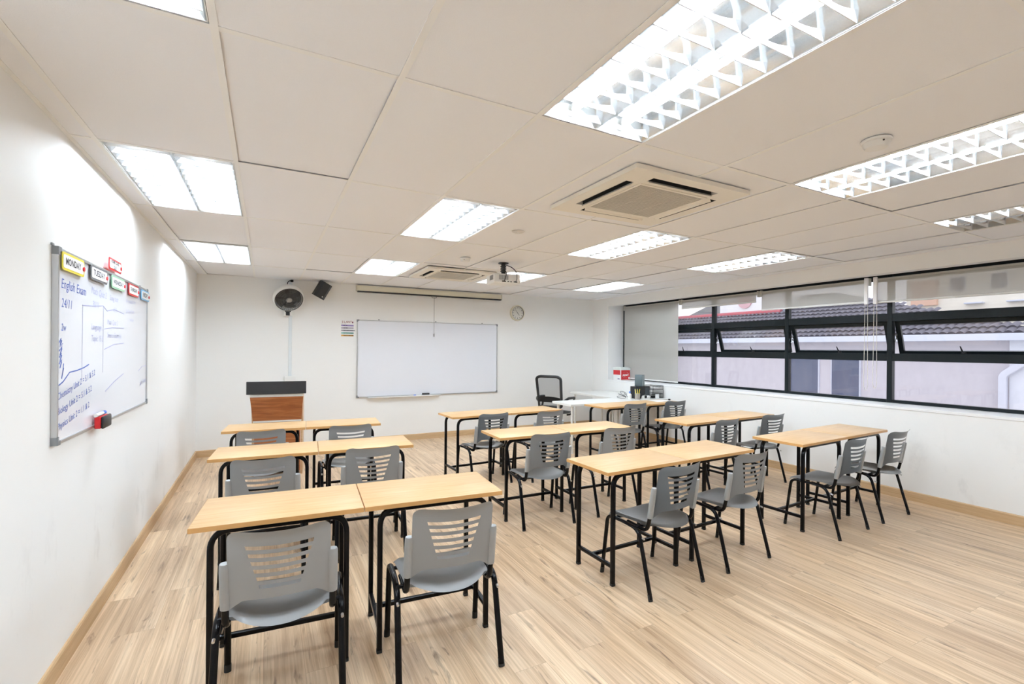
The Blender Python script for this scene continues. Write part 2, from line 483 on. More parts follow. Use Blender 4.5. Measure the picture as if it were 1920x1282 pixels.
LIGHT_LABEL = {
 (0, 0): 'lit louvred ceiling light cut by the top frame edge, above the left wall',
 (0, 2): 'lit louvred ceiling light beside the left wall, above the small whiteboard',
 (0, 4): 'lit louvred ceiling light beside the left wall, nearest its far corner',
 (3, 0): 'largest lit louvred ceiling light, in front of the nearer air conditioner',
 (3, 2): 'lit louvred ceiling light directly left of the nearer air conditioner',
 (3, 4): 'lit louvred ceiling light left of the farther air conditioner',
 (6, 0): 'long lit louvred ceiling light beside the nearer smoke detector, at right edge',
 (6, 2): 'lit louvred ceiling light just beyond the nearer air conditioner',
 (6, 4): 'lit louvred ceiling light partly hidden behind the projector',
 (9, 0): 'louvred ceiling light with one tube unlit, near the windows',
 (9, 2): 'lit louvred ceiling light above the raised blinds',
 (9, 4): 'lit louvred ceiling light above the lowered blind corner'}
proto = None
for (i, j) in LIGHTS:
    if (i, j) == (9, 0):
        o = thing('ceiling_light', '', ''); light_parts(o, True)
    elif proto is None:
        o = proto = thing('ceiling_light', '', ''); light_parts(o)
    else: o = copy_tree(proto)
    o.location = ((GX(i) + GX(i + 1)) / 2, (GY(j) + GY(j + 1)) / 2, H)
    tag(o, LIGHT_LABEL[(i, j)], 'ceiling light', 'louvred lights in the ceiling')

# ------------------------------------------------------------------ desks
def make_desk():
    t = thing('school_desk', '', '')
    W, D, Z = .755, .447, .763
    m = MB().box((-W/2, -D/2, Z - .024), (W/2, D/2, Z), bev=.0025, seg=2)
    top = m.build('tabletop', DESK, t)
    e = MB()
    for (a, b) in (((-W/2 - .0008, -D/2 - .0008, Z - .0225), (W/2 + .0008, -D/2, Z - .0015)), ((-W/2 - .0008, D/2, Z - .0225), (W/2 + .0008, D/2 + .0008, Z - .0015)),
                   ((-W/2 - .0008, -D/2, Z - .0225), (-W/2, D/2, Z - .0015)), ((W/2, -D/2, Z - .0225), (W/2 + .0008, D/2, Z - .0015))):
        e.box(a, b)
    e.build('edging', DESKE, top)
    sec = rrect(.027, .027, .005, 2)
    lx, ly, zt = .297, .182, Z - .024 - .0135
    for sx in (-1, 1):
        for sy in (-1, 1):
            path = fillet([(sx * lx, sy * ly, .012), (sx * lx, sy * ly, zt), (0, sy * ly, zt)], .085, 8)
            lg = MB().tube(path, sec, up=(0, 1, 0)).build('leg', BLACK, t)
            MB().tube([(sx * lx, sy * ly, 0), (sx * lx, sy * ly, .016)], rrect(.029, .029, .005, 2), up=(0, 1, 0)).build('foot_cap', FOOT, lg)
    for sx in (-1, 1):
        MB().tube([(sx * lx, -ly, .125), (sx * lx, ly, .125)], rrect(.024, .024, .004, 2)).build('side_bar', BLACK, t)
    MB().tube([(-lx, .035, .125), (lx, .035, .125)], rrect(.024, .024, .004, 2)).build('stretcher', BLACK, t)
    return t

# pairs: centre of front edge x0..x1, y, yaw
PAIRS = {
 'L1': (-.29, 1.215, 2.672, -4.2), 'L2': (-.355, 1.118, 4.142, -4.2), 'L3': (-.36, 1.115, 5.39, -4.5),
 'M1': (1.975, 3.53, 2.685, 2.0), 'M2': (1.88, 3.415, 4.01, -1.5), 'M3': (1.925, 3.515, 5.46, 3.0),
 'R1': (4.075, 5.68, 2.69, 3.0), 'R2': (4.05, 5.70, 3.922, 3.0), 'R3': (4.165, 5.74, 5.45, 2.6)}
WHERE = {
 'L1': 'nearest pair along the left wall', 'L2': 'second left-wall pair', 'L3': 'pair before the wooden lectern',
 'M1': 'nearest pair in the middle column', 'M2': 'second pair in the middle column', 'M3': 'farthest pair in the middle column',
 'R1': 'nearest pair under the windows', 'R2': 'second pair under the windows', 'R3': 'pair against the cluttered white table'}
desk0 = None
for key, (x0, x1, y, yaw) in PAIRS.items():
    x0 *= .984; x1 *= .984; y *= .984
    w = x1 - x0; sc = (w - .008) / 2 / .7566
    for s in (-1, 1):
        if desk0 is None: o = desk0 = make_desk()
        else: o = copy_tree(desk0)
        a = R(yaw); d = s * w / 4
        o.location = ((x0 + x1) / 2 + d * math.cos(a), y + d * math.sin(a), 0)
        o.rotation_euler = (0, 0, a); o.scale = (sc, 1, 1)
        tag(o, 'beech-topped school desk, %s one of the %s' % ('left' if s < 0 else 'right', WHERE[key]), 'desk', 'beech-topped school desks')

# ------------------------------------------------------------------ chairs
def make_chair():
    t = thing('school_chair', '', '')
    # seat shell
    P = []
    NU, NV = 16, 18
    for i in range(NU + 1):
        u = -1 + 2 * i / NU
        row = []
        for j in range(NV + 1):
            v = j / NV
            hw = .208 + .016 * v
            yr = -.243 + .108 * abs(u) ** 2.4
            yf = .232 - .022 * abs(u) ** 5
            y = yr + (yf - yr) * v
            x = u * (hw - .022 * max(0, (abs(v - .5) - .42) / .08) ** 2)
            z = .437 + .010 * u * u + .006 * math.cos(v * PI) - .016 * math.exp(-((v - .35) / .3) ** 2) * (1 - u * u)
            if v > .82: z -= .035 * ((v - .82) / .18) ** 2
            if abs(u) > .86: z -= .016 * ((abs(u) - .86) / .14) ** 1.5
            if v < .16: z -= .016 * ((.16 - v) / .16) ** 1.6
            row.append((x, y, z))
        P.append(row)
    MB().grid(P, .012).build('seat', GREY, t)
    # backrest shell with six slots
    yb = lambda x, z: -.172 - .064 * ((z - .45) / .37) + 1.0 * x * x - .036
    zt, zb = .822, .528
    slots = [(.748 - .0335 * k, .016) for k in range(6)]
    zr = [zb, .545, .562]
    for (zc, h) in reversed(slots): zr += [zc - h / 2, zc + h / 2]
    zr += [.768, .778, .788, .798, .807, .814, .819, .822]
    a_of = lambda z: .077 + .049 * (z - .58) / (.748 - .58)
    def W_of(z):
        w = .193
        if z > .775: w -= .047 * (1 - math.sqrt(max(0, 1 - ((z - .775) / .047) ** 2)))
        return w
    rows = []
    for z in zr:
        A, Wd = a_of(z), W_of(z)
        xs_ = [-Wd + (Wd - A) * q / 5 for q in range(5)] + [-A + 2 * A * q / 8 for q in range(9)] + [A + (Wd - A) * (q + 1) / 5 for q in range(5)]
        row = []
        for x in xs_:
            zz = z
            if z < .56: zz = z - .042 * max(0, (abs(x) - .135) / .056) ** 1.2 * (.575 - z) / .047 if abs(x) > .135 else z
            if z >= .56: zz += .36 * x * x * min(1, (z - .55) / .06)
            row.append((x, yb(x, zz) - (.016 * ((z - .785) / .037) ** 1.5 if z > .785 else 0), zz))
        rows.append(row)
    def hole(i, j):
        zc = (zr[i] + zr[i+1]) / 2
        return 5 <= j < 13 and any(abs(zc - c) < .001 for c, h in slots)
    m = MB().grid(rows, -.006, skip=hole)
    # sleeves wrapped round the two uprights, lower half of the back
    for s in (-1, 1):
        zz = [.492, .505, .54, .59, .655, .682, .690]
        path = [(s * .203, yb(.191, z) + .008, z) for z in zz]
        m.tube(path, circ(.0205, 14, .0165), up=(1, 0, 0), scale=[.96, 1, 1, 1, .99, .95, .82])
    m.build('backrest', GREY, t)
    sec = circ(.0110, 14, .0150)
    for s in (-1, 1):
        # front leg + front half of the side rail
        p = fillet([(s * .247, .222, .014), (s * .243, .172, .418), (s * .240, .03, .416)], .05, 6)
        lg = MB().tube(p, sec, up=(0, 1, 0)).build('leg', BLACK, t)
        MB().tube([(s * .2475, .2235, 0), (s * .2467, .2185, .04)], circ(.0118, 14, .0158), up=(0, 1, 0)).build('foot_cap', FOOT, lg)
        p = fillet([(s * .247, -.222, .014), (s * .243, -.115, .408), (s * .240, .03, .416)], .06, 7)
        lg = MB().tube(p, sec, up=(0, 1, 0)).build('leg', BLACK, t)
        MB().tube([(s * .2475, -.2235, 0), (s * .2467, -.2140, .04)], circ(.0118, 14, .0158), up=(0, 1, 0)).build('foot_cap', FOOT, lg)
        MB().cyl((s * .246, -.150, .366), (s * .246, -.1665, .362), .0062, 8).build('bolt', STEEL, lg)
        # upright: leaves the rail, swings back and up into the sleeve
        p = fillet([(s * .206, .02, .412), (s * .205, -.150, .400), (s * .204, yb(.191, .49) + .008, .49), (s * .204, yb(.191, .675) + .008, .675)], .055, 7)
        MB().tube(p, circ(.0140, 12, .0115), up=(1, 0, 0)).build('upright', BLACK, t)
        for y in (-.06, .10):
            pass
    for y in (.12, -.085):
        MB().tube([(-.240, y, .409), (.240, y, .409)], circ(.010, 10)).build('cross_bar', BLACK, t)
    return t

CH = {'L1': [((.059, 2.16), -4.5), ((.788, 2.09), -6)], 'L2': [((-.008, 3.525), -2.5), ((.709, 3.57), -4.5)], 'L3': [((-.030, 4.70), 1), ((.718, 4.675), -1)],
 'M1': [((2.365, 2.19), 3), ((3.118, 2.22), 3.2)], 'M2': [((2.21, 3.488), -4.5), ((2.99, 3.495), 1)], 'M3': [((2.294, 4.83), 4), ((3.008, 4.76), 5)],
 'R1': [((4.433, 2.186), 3.5), ((5.211, 2.219), 1.5)], 'R2': [((4.376, 3.395), 3), ((5.205, 3.43), -1)], 'R3': [((4.468, 4.91), -1), ((5.24, 4.93), -3)]}
chair0 = None
for key, two in CH.items():
    for n, ((x, y), yaw) in enumerate(two):
        if chair0 is None: o = chair0 = make_chair()
        else: o = copy_tree(chair0)
        a = R(yaw)
        o.location = (x - .222 * math.sin(a), y + .222 * math.cos(a), 0); o.rotation_euler = (0, 0, a)
        tag(o, 'grey slotted plastic chair at the %s desk of the %s' % (('left', 'right')[n], WHERE[key]), 'chair', 'grey school chairs')

# ------------------------------------------------------------------ left wall: small whiteboard with day cards
def board(name, label, W, Hh, loc, rz, tray=None):
    """board in local x (width) / z (height), front faces -y, origin at lower-left on the wall"""
    t = thing(name, label, 'whiteboard', loc, rz)
    MB().box((.01, -.016, .01), (W - .01, -.004, Hh - .01)).build('writing_panel', BOARD, t)
    f = MB(); q = .016
    f.box((q, -.024, 0), (W - q, 0, q), .002); f.box((q, -.024, Hh - q), (W - q, 0, Hh), .002)
    f.box((0, -.024, q), (q, 0, Hh - q), .002); f.box((W - q, -.024, q), (W, 0, Hh - q), .002)
    f.build('frame', ALU, t)
    for cx in (0, W):
        for cz in (0, Hh):
            sx, sz = (1 if cx == 0 else -1), (1 if cz == 0 else -1)
            MB().prism([(cx - sx*.002, cz - sz*.002), (cx + sx*.036, cz - sz*.002), (cx + sx*.036, cz + sz*.018), (cx + sx*.018, cz + sz*.018), (cx + sx*.018, cz + sz*.036), (cx - sx*.002, cz + sz*.036)],
                       0, .026, M=Matrix(((1,0,0,0),(0,0,-1,0),(0,1,0,0),(0,0,0,1)))).build('corner_cap', ALUD, t)
    return t
MF = Matrix(((1,0,0,0),(0,0,-1,0),(0,1,0,0),(0,0,0,1)))        # text plane -> local xz plane facing -y
# left wall board faces +x : local x runs along +y, local -y faces +x
LB0, LBZ, LBW, LBH = 2.855, 1.10, 1.835, .906
wb = board('whiteboard', 'whiteboard on the left wall covered with handwritten exam notes', LBW, LBH, (XL, LB0, LBZ), PI/2)
lp = lambda y, z, d=.0168: T(y * 1.01 - LB0, -d, z - LBZ) @ MF
h = MB()
def ink(ink_, txt, y, z, size, rot=0, shear=.15, align='LEFT', thick=0.0):
    mb_ = MB()
    mb_.text(txt, size, lp(y, z) @ RZ(rot), align=align, shear=shear, thick=thick)
    mb_.build('handwriting', ink_, wb)
ink(INK, 'English Exam', 2.885, 1.845, .066, -.02)
ink(INK, '24/11', 2.89, 1.755, .062, -.02)
ink(INK, '2w', 2.89, 1.64, .05); ink(INK, 'r', 2.89, 1.55, .06, .4)
ink(INK, 'Chemistry Unit 2 = 5.1 & 5.2', 2.85, 1.315, .046, .17)
ink(INK, 'Biology Unit 2 = 5.1 & 5.2', 2.85, 1.245, .046, .16)
ink(INK, 'Physics Unit 2 = 1.1 & 2', 2.85, 1.175, .046, .14)
def stroke(ink_, pts, w=.004):
    mb_ = MB()
    mb_.tube([(y * 1.01 - LB0, -.0167, z - LBZ) for y, z in pts], [(-w/2, -.0004), (w/2, -.0004), (w/2, .0004), (-w/2, .0004)], up=(0, 0, 1), smooth=False)
    mb_.build('marker_line', ink_, wb)
stroke(INK, [(2.845, 1.365), (2.92, 1.385), (3.0, 1.425), (3.1, 1.43), (3.2, 1.44), (3.28, 1.455)], .006)
for z, s in ((1.57, .02), (1.53, .03), (1.50, .025), (1.47, .03)):
    stroke(INK, [(2.87, z), (2.87 + s, z + .02), (2.88, z - .02), (2.9, z + .01)], .007)
stroke(INK, [(2.90, 1.40), (2.925, 1.45)], .008); stroke(INK, [(2.91, 1.42), (2.925, 1.47)], .006)
h = MB()
ink(INKF, 'Math Quiz 2', 3.31, 1.86, .055, -.03); ink(INKF, '30/11', 3.33, 1.785, .05, -.02)
ink(INKF, 'Language 2', 3.31, 1.66, .05); ink(INKF, 'Topic 15 b', 3.31, 1.595, .05)
ink(INKF, 'Song test', 3.65, 1.85, .048); ink(INKF, '4/11', 3.72, 1.78, .045)
ink(INKF, 'Math Quiz 2', 3.60, 1.70, .045); ink(INKF, 'Science Exam (u)', 3.60, 1.62, .045)
ink(INKF, 'P4 = practice test', 4.02, 1.86, .036, .05); ink(INKF, '2A Topic Exam', 4.02, 1.79, .036, .05); ink(INKF, 'revision', 4.12, 1.74, .034)
ink(INKF, 'ask 5 units', 4.42, 1.27, .05, .1)
stroke(INKF, [(3.17, 1.765), (3.35, 1.775), (3.52, 1.79), (3.60, 1.765), (3.75, 1.785), (3.97, 1.77)], .005)
stroke(INKF, [(3.55, 1.655), (3.7, 1.668), (3.97, 1.675)], .005); stroke(INKF, [(3.55, 1.535), (3.75, 1.565), (3.97, 1.575)], .005)
stroke(INKF, [(3.57, 1.285), (3.75, 1.33), (3.97, 1.37)], .005); stroke(INKF, [(4.38, 1.37), (4.5, 1.40), (4.64, 1.40)], .004)
stroke(INKF, [(3.17, 1.38), (3.175, 1.76)], .0025); stroke(INKF, [(3.52, 1.40), (3.525, 1.79)], .0025)
m = MB()
for y in (2.84, 4.5): m.box((y - LB0 - .012, -.012, LBH), (y - LB0 + .012, -.004, LBH + .012), .002)
m.build('hanging_clip', ALUD, wb)

def day_card(name, word, y0, y1, z0, z1, fm, lab, dot=True, lines=None, d=.0265):
    t = thing(name, lab, 'sign', (XL, (y0 + y1) / 2, (z0 + z1) / 2), PI/2, 'day name cards above the left whiteboard')
    y0 *= 1.008; y1 *= 1.008; t.location.y = (y0 + y1) / 2; w, hh = y1 - y0, z1 - z0
    MB().prism(rrect(w, hh, .014), d, d + .003, M=MF).build('frame', fm, t)
    c = MB().prism(rrect(w - .024, hh - .022, .012), d + .003, d + .004, M=MF).build('card', PAPER, t)
    k = MB()
    for n, ln in enumerate(lines or [word]):
        k.text(ln, (.046 if len(word) < 8 else .036) if not lines else .028, T(-.01, -d - .0046, (.016 - .032 * n) if lines else 0) @ MF, thick=.0008)
    k.build('lettering', INKK, t)
    if dot:
        MB().cyl((w/2 - .018, -d - .003, -.003), (w/2 - .018, -d - .009, -.003), .011, 12).build('magnet', REDP, t, 'round red magnet')
day_card('day_card', 'MONDAY', 2.862, 3.155, 1.908, 1.992, YEL, 'yellow framed MONDAY card on the left whiteboard')
day_card('day_card', 'TUESDAY', 3.262, 3.552, 1.915, 1.994, GRYF, 'dark grey framed TUESDAY card on the left whiteboard')
day_card('day_card', 'WEDNESDAY', 3.642, 3.938, 1.912, 1.990, GRN, 'green framed WEDNESDAY card on the left whiteboard')
day_card('day_card', 'THURSDAY', 4.042, 4.315, 1.910, 1.990, REDP, 'red framed THURSDAY card on the left whiteboard')
day_card('day_card', 'FRIDAY', 4.408, 4.66, 1.908, 1.985, BLU, 'light blue framed FRIDAY card on the left whiteboard')
day_card('day_card', 'HOME CLASS', 3.582, 3.848, 2.018, 2.090, REDP, 'red framed two-line card standing above the whiteboard top edge', True, ['HOME CLASS', 'DUE'], d=.0265)
# eraser and marker perched on the lower frame
t = thing('board_eraser', 'red and black eraser stuck low on the left whiteboard', 'eraser', (XL + .0265, 3.44, 1.128), 0)
MB().box((0, -.075, -.033), (.028, .075, .033), .004).build('body', REDP, t)
MB().box((.028, -.074, -.035), (.042, .078, .035), .008, seg=2).build('felt_pad', BLACKP, t, 'black scribbled pad')
t = thing('marker_pen', 'white marker with blue cap lying on the red eraser', 'marker', (XL + .041, 3.42, 1.1735), 0)
MB().cyl((0, -.09, 0), (0, .035, 0), .0095, 12).build('barrel', WHITE, t)
MB().cyl((0, .035, 0), (0, .075, 0), .0105, 12).build('cap', plain('blue_cap', (.05, .16, .6, 1), .35), t)

# ------------------------------------------------------------------ back wall
BX0, BX1, BZ0, BZ1 = 1.292, 3.798, .752, 2.008
bw = board('whiteboard', 'large blank whiteboard in the centre of the back wall', BX1 - BX0, BZ1 - BZ0, (BX0, YB, BZ0), 0)
m = MB().box((.17, -.075, -.012), (1.40, 0, -.004), .002); m.box((.17, -.077, -.012), (1.40, -.071, .006), .002)
m.build('pen_tray', WHITE, bw)
m = MB()
for x in (.35, 1.32, 2.2): m.box((x - .012, -.012, BZ1 - BZ0), (x + .012, -.003, BZ1 - BZ0 + .016), .003)
m.build('hanging_clip', ALUD, bw)
t = thing('board_eraser', 'black eraser on the pen tray of the large whiteboard', 'eraser', (2.43, YB - .049, .7485), 0)
MB().box((-.062, -.022, .018), (.062, .022, .042), .006, seg=2).build('handle', BLACKP, t)
MB().box((-.06, -.021, 0), (.06, .021, .018), .002).build('felt_pad', GRYF, t)
t = thing('marker_pen', 'blue-capped marker on the pen tray of the large whiteboard', 'marker', (2.28, YB - .045, .758), 0)
MB().cyl((-.02, 0, 0), (.07, 0, 0), .009, 12).build('barrel', WHITE, t)
MB().cyl((-.06, 0, 0), (-.02, 0, 0), .010, 12).build('cap', bpy.data.materials['blue_cap'], t)

t = thing('projector_screen', 'rolled-up projector screen in a cream case above the large whiteboard', 'projector screen', (2.565, YB, 2.51))
MB().box((-1.28, -.085, -.042), (1.28, -.005, .045), .008, seg=2).build('case', CREAM, t)
m = MB()
for s in (-1, 1): m.box((s * 1.28, -.088, -.046), (s * 1.292, 0, .048), .003)
m.build('end_cap', plain('screen_end_cap', (.60, .57, .46, 1), .5), t)
MB().box((-1.27, -.074, .045), (1.27, -.02, .056), .002).build('hanging_rail', ALU, t)
MB().box((-1.278, -.089, -.062), (1.278, -.030, -.043), .003).build('bottom_bar', BLACKP, t)
m = MB().tube(fillet([(-.045, -.055, -.056), (-.04, -.055, -.085), (.04, -.055, -.085), (.045, -.055, -.056)], .02, 4), circ(.004, 8))
m.cyl((0, -.055, -.085), (0, -.055, -.70), .0028, 6)
m.build('pull_cord', plain('grey_cord', (.10, .10, .10, 1), .6), t)
MB().lathe([(0, -.06), (.007, -.055), (.010, -.02), (.006, .0), (.003, .01), (0, .012)], 10, M=T(0, -.055, -.70)).build('cord_weight', GRYF, t)

t = thing('wall_clock', 'round cream wall clock on the back wall right of the whiteboard', 'clock', (4.213, YB, 2.235))
Mc = Matrix(((1,0,0,0),(0,0,-1,0),(0,1,0,0),(0,0,0,1)))
MB().lathe([(0, 0), (.150, 0), (.152, .015), (.146, .042), (.134, .050), (.126, .044), (.124, .030)], 48, M=Mc).build('rim', CREAM, t)
MB().lathe([(.1265, .043), (.1225, .046), (.120, .034)], 48, M=Mc).build('bezel', plain('dark_bezel', (.12, .12, .11, 1), .3, .6), t)
MB().lathe([(0, .030), (.123, .030)], 48, M=Mc).build('dial', plain('dial_face', (.72, .71, .66, 1), .5), t)
m = MB()
for k in range(12):
    a = R(90 - 30 * (k + 1))
    m.text(str(k + 1), .028, T(.098 * math.cos(a), -.0308, .098 * math.sin(a)) @ MF, thick=.0012)
m.build('numerals', INKK, t)
for nm, ang, L, w in (('hour_hand', R(-50), .058, .007), ('minute_hand', R(128), .082, .005)):
    MB().box((-.018, -.0335, -w/2), (L, -.0325, w/2), M=RY(-ang)).build(nm, INKK, t)
MB().cyl((0, -.031, 0), (0, -.036, 0), .006, 12).build('centre_cap', INKK, t)

# poster
t = thing('classroom_poster', 'small white SLANT poster with coloured bars left of the whiteboard', 'poster', (1.150, YB - .0002, 1.857))
MB().box((-.103, -.0012, -.150), (.103, 0, .150)).build('sheet', PAPER, t)
m = MB()
for k, c in enumerate('SLANT'):
    m.text(c, .046, T(-.075 + .032 * k, -.0018, .108) @ MF, thick=.0012)
m.build('title', plain('poster_title_ink', (.42, .22, .22, 1), .6), t)
MB().prism([(.068, .115), (.088, .115), (.088, .098), (.078, .085), (.068, .098)], .0012, .0016, M=MF).build('crest', plain('crest_ink', (.22, .05, .09, 1), .6), t)
m = MB(); m.text('How to learn', .014, T(-.055, -.0018, .078) @ MF); m.build('subtitle', INKK, t)
for k, (wd, c) in enumerate((('SIT UP', (.30, .24, .50, 1)), ('LISTEN', (.42, .38, .44, 1)), ('ASK AND ANSWER', (.36, .35, .38, 1)), ('ACTIVE IN MIND', (.22, .52, .46, 1)), ('TRACK SPEAKER', (.72, .40, .10, 1)))):
    z = .052 - .040 * k
    ob = MB().box((-.095, -.0018, z - .012), (.093, -.0012, z + .012)).build('bar', plain('poster_bar_%s' % wd.split()[0].lower(), c, .6), t)
    m = MB(); m.text(wd, .021, T(-.062, -.0022, z) @ MF, align='LEFT', thick=.0007); m.build('bar_text', INKK, ob)

# conduit + fan + speaker
t = thing('cable_trunking', 'white vertical cable trunking on the back wall behind the lectern', 'cable trunking', (.323, YB, 0))
MB().box((-.022, -.016, 1.12), (.022, 0, 2.555), .003).build('cover', plain('pale_trunking', (.74, .79, .81, 1), .4), t)
MB().box((-.075, -.035, 1.03), (.075, 0, 1.12), .006, seg=2).build('socket_box', WHITE, t)

t = thing('wall_fan', 'round white wall fan with dark grille beside the black speaker', 'fan', (.285, YB, 2.06))
MB().box((-.062, -.090, -.035), (.062, -.017, .06), .014, seg=2).build('wall_base', WHITE, t)
m = MB().box((-.042, -.095, .022), (.042, -.089, .055), .003); m.box((-.027, -.095, -.03), (.027, -.089, .03), .003)
m.build('control_panel', BLACKP, t)
MB().tube(fillet([(0, -.05, .05), (0, -.06, .14), (0, -.10, .20)], .03, 5), circ(.022, 12)).build('neck', WHITE, t)
Mf = T(.0, -.185, .235) @ RZ(R(10)) @ RX(R(37)) @ Matrix(((1,0,0,0),(0,0,-1,0),(0,1,0,0),(0,0,0,1)))
MB().lathe([(.03, -.10), (.10, -.095), (.165, -.07), (.20, -.03), (.212, .02), (.208, .06), (.196, .078), (.186, .072), (.188, .03), (.17, -.04)], 48, M=Mf).build('shell', WHITE, t)
m = MB()
for r in (.187, .160, .128, .095, .062):
    m.tube([(r * math.cos(2*PI*k/48), r * math.sin(2*PI*k/48), .074 + .012 * (1 - r/.19)) for k in range(48)], circ(.0022 if r < .18 else .006, 6), closed=True, up=(0,0,1), M=Mf)
for k in range(40):
    a = 2 * PI * k / 40
    m.tube([(.04 * math.cos(a), .04 * math.sin(a), .085), (.187 * math.cos(a + .25), .187 * math.sin(a + .25), .074)], circ(.0016, 5), M=Mf)
m.build('grille', plain('dark_grille', (.05, .048, .045, 1), .35), t)
MB().lathe([(0, .100), (.030, .098), (.040, .088), (.040, .078)], 24, M=Mf).build('badge', plain('fan_badge', (.30, .29, .28, 1), .35), t)
m = MB()
for k in range(5):
    a0 = 2 * PI * k / 5
    P = [[((.04 + .13 * v) * math.cos(a0 + w * (.25 + .25 * v)), (.04 + .13 * v) * math.sin(a0 + w * (.25 + .25 * v)), .035 + .018 * w) for w in (-1, -.5, 0, .5, 1)] for v in (0, .33, .66, 1)]
    m.grid(P, .003, M=Mf)
m.build('blades', plain('smoke_blade', (.19, .185, .18, 1), .25), t)
MB().lathe([(0, -.03), (.18, -.03)], 32, M=Mf).build('back_plate', plain('fan_back', (.09, .088, .085, 1), .5), t)
MB().tube(fillet([(-.01, -.13, .435), (-.0, -.06, .475), (.03, -.03, .500), (.05, -.02, .495)], .03, 5), circ(.006, 8)).build('power_cable', CABLE, t)
MB().box((.035, -.055, .478), (.075, -.0175, .512), .004).build('plug', BLACKP, t)

t = thing('wall_speaker', 'tilted black loudspeaker mounted high on the back wall', 'speaker', (.752, YB - .16, 2.432), rot=(R(14), R(26), R(14)))
MB().prism([(-.085, -.055), (-.05, -.095), (.05, -.095), (.085, -.055), (.085, .06), (-.085, .06)], -.125, .125).build('cabinet', BLACKP, t)
MB().box((-.05, -.099, -.115), (.05, -.094, .115), .002).build('grille', BLACKG, t)
MB().cyl((.03, -.098, -.088), (.03, -.101, -.088), .011, 12).build('badge', STEEL, t)
MB().tube(fillet([(-.02, .06, .03), (-.03, .11, .07), (-.06, .145, .09)], .02, 4), circ(.014, 10)).build('bracket', BLACKP, t)

# ------------------------------------------------------------------ lectern
t = thing('lectern', 'reddish-brown wooden lectern with black top panel by the back wall', 'lectern', (.125, 6.30, 0), R(-6))
MB().box((-.318, -.085, 1.0), (.318, -.060, 1.150), .003).build('front_lip', BLACKG, t)
m = MB().prism([(-.06, 1.10), (.36, 1.045), (.36, 1.065), (-.06, 1.125)], -.30, .30, M=Matrix(((0,0,1,0),(1,0,0,0),(0,1,0,0),(0,0,0,1))))
m.build('reading_top', PODL, t)
m = MB()
vs = [(-.285, -.05, .965), (.285, -.05, .965), (.262, .03, .675), (-.262, .03, .675), (-.285, -.03, .968), (.285, -.03, .968), (.262, .05, .675), (-.262, .05, .675)]
m.add(vs, [(0,3,2,1),(4,5,6,7),(0,1,5,4),(1,2,6,5),(2,3,7,6),(3,0,4,7)])
m.build('upper_panel', PODW, t)
MB().box((-.285, -.055, .965), (.285, .0, 1.0)).build('light_strip', WHITEM, t)
MB().box((-.262, .025, .655), (.262, .06, .675)).build('light_strip', WHITEM, t)
MB().box((-.25, .045, .05), (.25, .065, .655)).build('lower_panel', PODW, t)
for s in (-1, 1):
    MB().prism([(.065, .0), (.40, .0), (.40, 1.045), (-.03, 1.09), (-.03, .97), (.05, .67), (.065, .6)], s * .265 - .012, s * .265 + .012, M=Matrix(((0,0,1,0),(1,0,0,0),(0,1,0,0),(0,0,0,1)))).build('side_panel', PODL, t)
MB().box((-.253, .065, .05), (.253, .395, .07)).build('base_shelf', PODL, t)

# ------------------------------------------------------------------ white tables in the far corner
def white_table(label, x0, x1, y0, y1, z=.742, inset=.07):
    t = thing('white_table', label, 'table', ((x0+x1)/2, (y0+y1)/2, 0))
    w, d = x1 - x0, y1 - y0
    MB().box((-w/2, -d/2, z - .034), (w/2, d/2, z), .003).build('tabletop', WHITEM, t)
    for sx in (-1, 1):
        for sy in (-1, 1):
            x, y = sx * (w/2 - inset), sy * (d/2 - inset)
            lg = MB().cyl((x, y, .012), (x, y, z - .034), .020, 16).build('leg', WHITEM, t)
            MB().cyl((x, y, 0), (x, y, .014), .022, 16).build('foot', WHITE, lg)
    return t
white_table('white table jutting into the room behind the farthest right desks', 3.985, 5.17, 5.735, 6.25)
white_table('white table holding pens and boxes under the lowered blind', 5.18, 5.975, 5.735, 6.25)
white_table('white table running along the right wall to the far corner', 5.19, 5.975, 6.26, 7.50)

# office chair
t = thing('office_chair', 'black mesh-back office chair behind the white tables', 'office chair', (4.42, 6.78, 0), R(-58))
m = MB()
P = []
for i in range(13):
    u = -1 + i / 6
    row = []
    for j in range(13):
        v = -1 + j / 6
        e = (abs(u) ** 4 + abs(v) ** 4) ** .25
        k = 1.0 if e < 1e-6 else max(abs(u), abs(v)) / e
        row.append((u * .245 * k, v * .24 * k, .485 + .02 * (1 - u*u) * (1 - v*v)))
    P.append(row)
m.grid(P, -.06); m.build('seat', BLACKP, t)
bk = lambda x, z: -.245 - .10 * (z - .52) / .6 + .18 * x * x * 0 - .0
fr = fillet([(-.205, 0, .60), (-.222, 0, 1.075), (-.16, 0, 1.105), (.16, 0, 1.105), (.222, 0, 1.075), (.205, 0, .60), (-.205, 0, .60)], .035, 5)
MB().tube([(x, bk(x, z) - .12 * (.05 - x * x), z) for x, _, z in fr[:-1]], circ(.020, 10, .024), closed=True, up=(0, 1, 0)).build('back_frame', BLACKP, t)
P = [[(x, bk(x, z) - .12 * (.05 - x * x), z) for x in [-.205 + .041 * q for q in range(11)]] for z in [.60 + .0505 * q for q in range(11)]]
MB().grid(P).build('back_mesh', MESHM, t)
P = [[(x, bk(x, z) - .12 * (.05 - x * x) - .012, z + .02 * (1 - (x/.205)**2) * (1 if z > .7 else 0)) for x in [-.205 + .041 * q for q in range(11)]] for z in (.675, .70, .725, .75)]
MB().grid(P, .02).build('lumbar_support', BLACKP, t)
MB().tube(fillet([(0, -.10, .44), (0, -.28, .45), (0, -.275, .62)], .06, 5), circ(.028, 10)).build('back_bar', BLACKP, t)
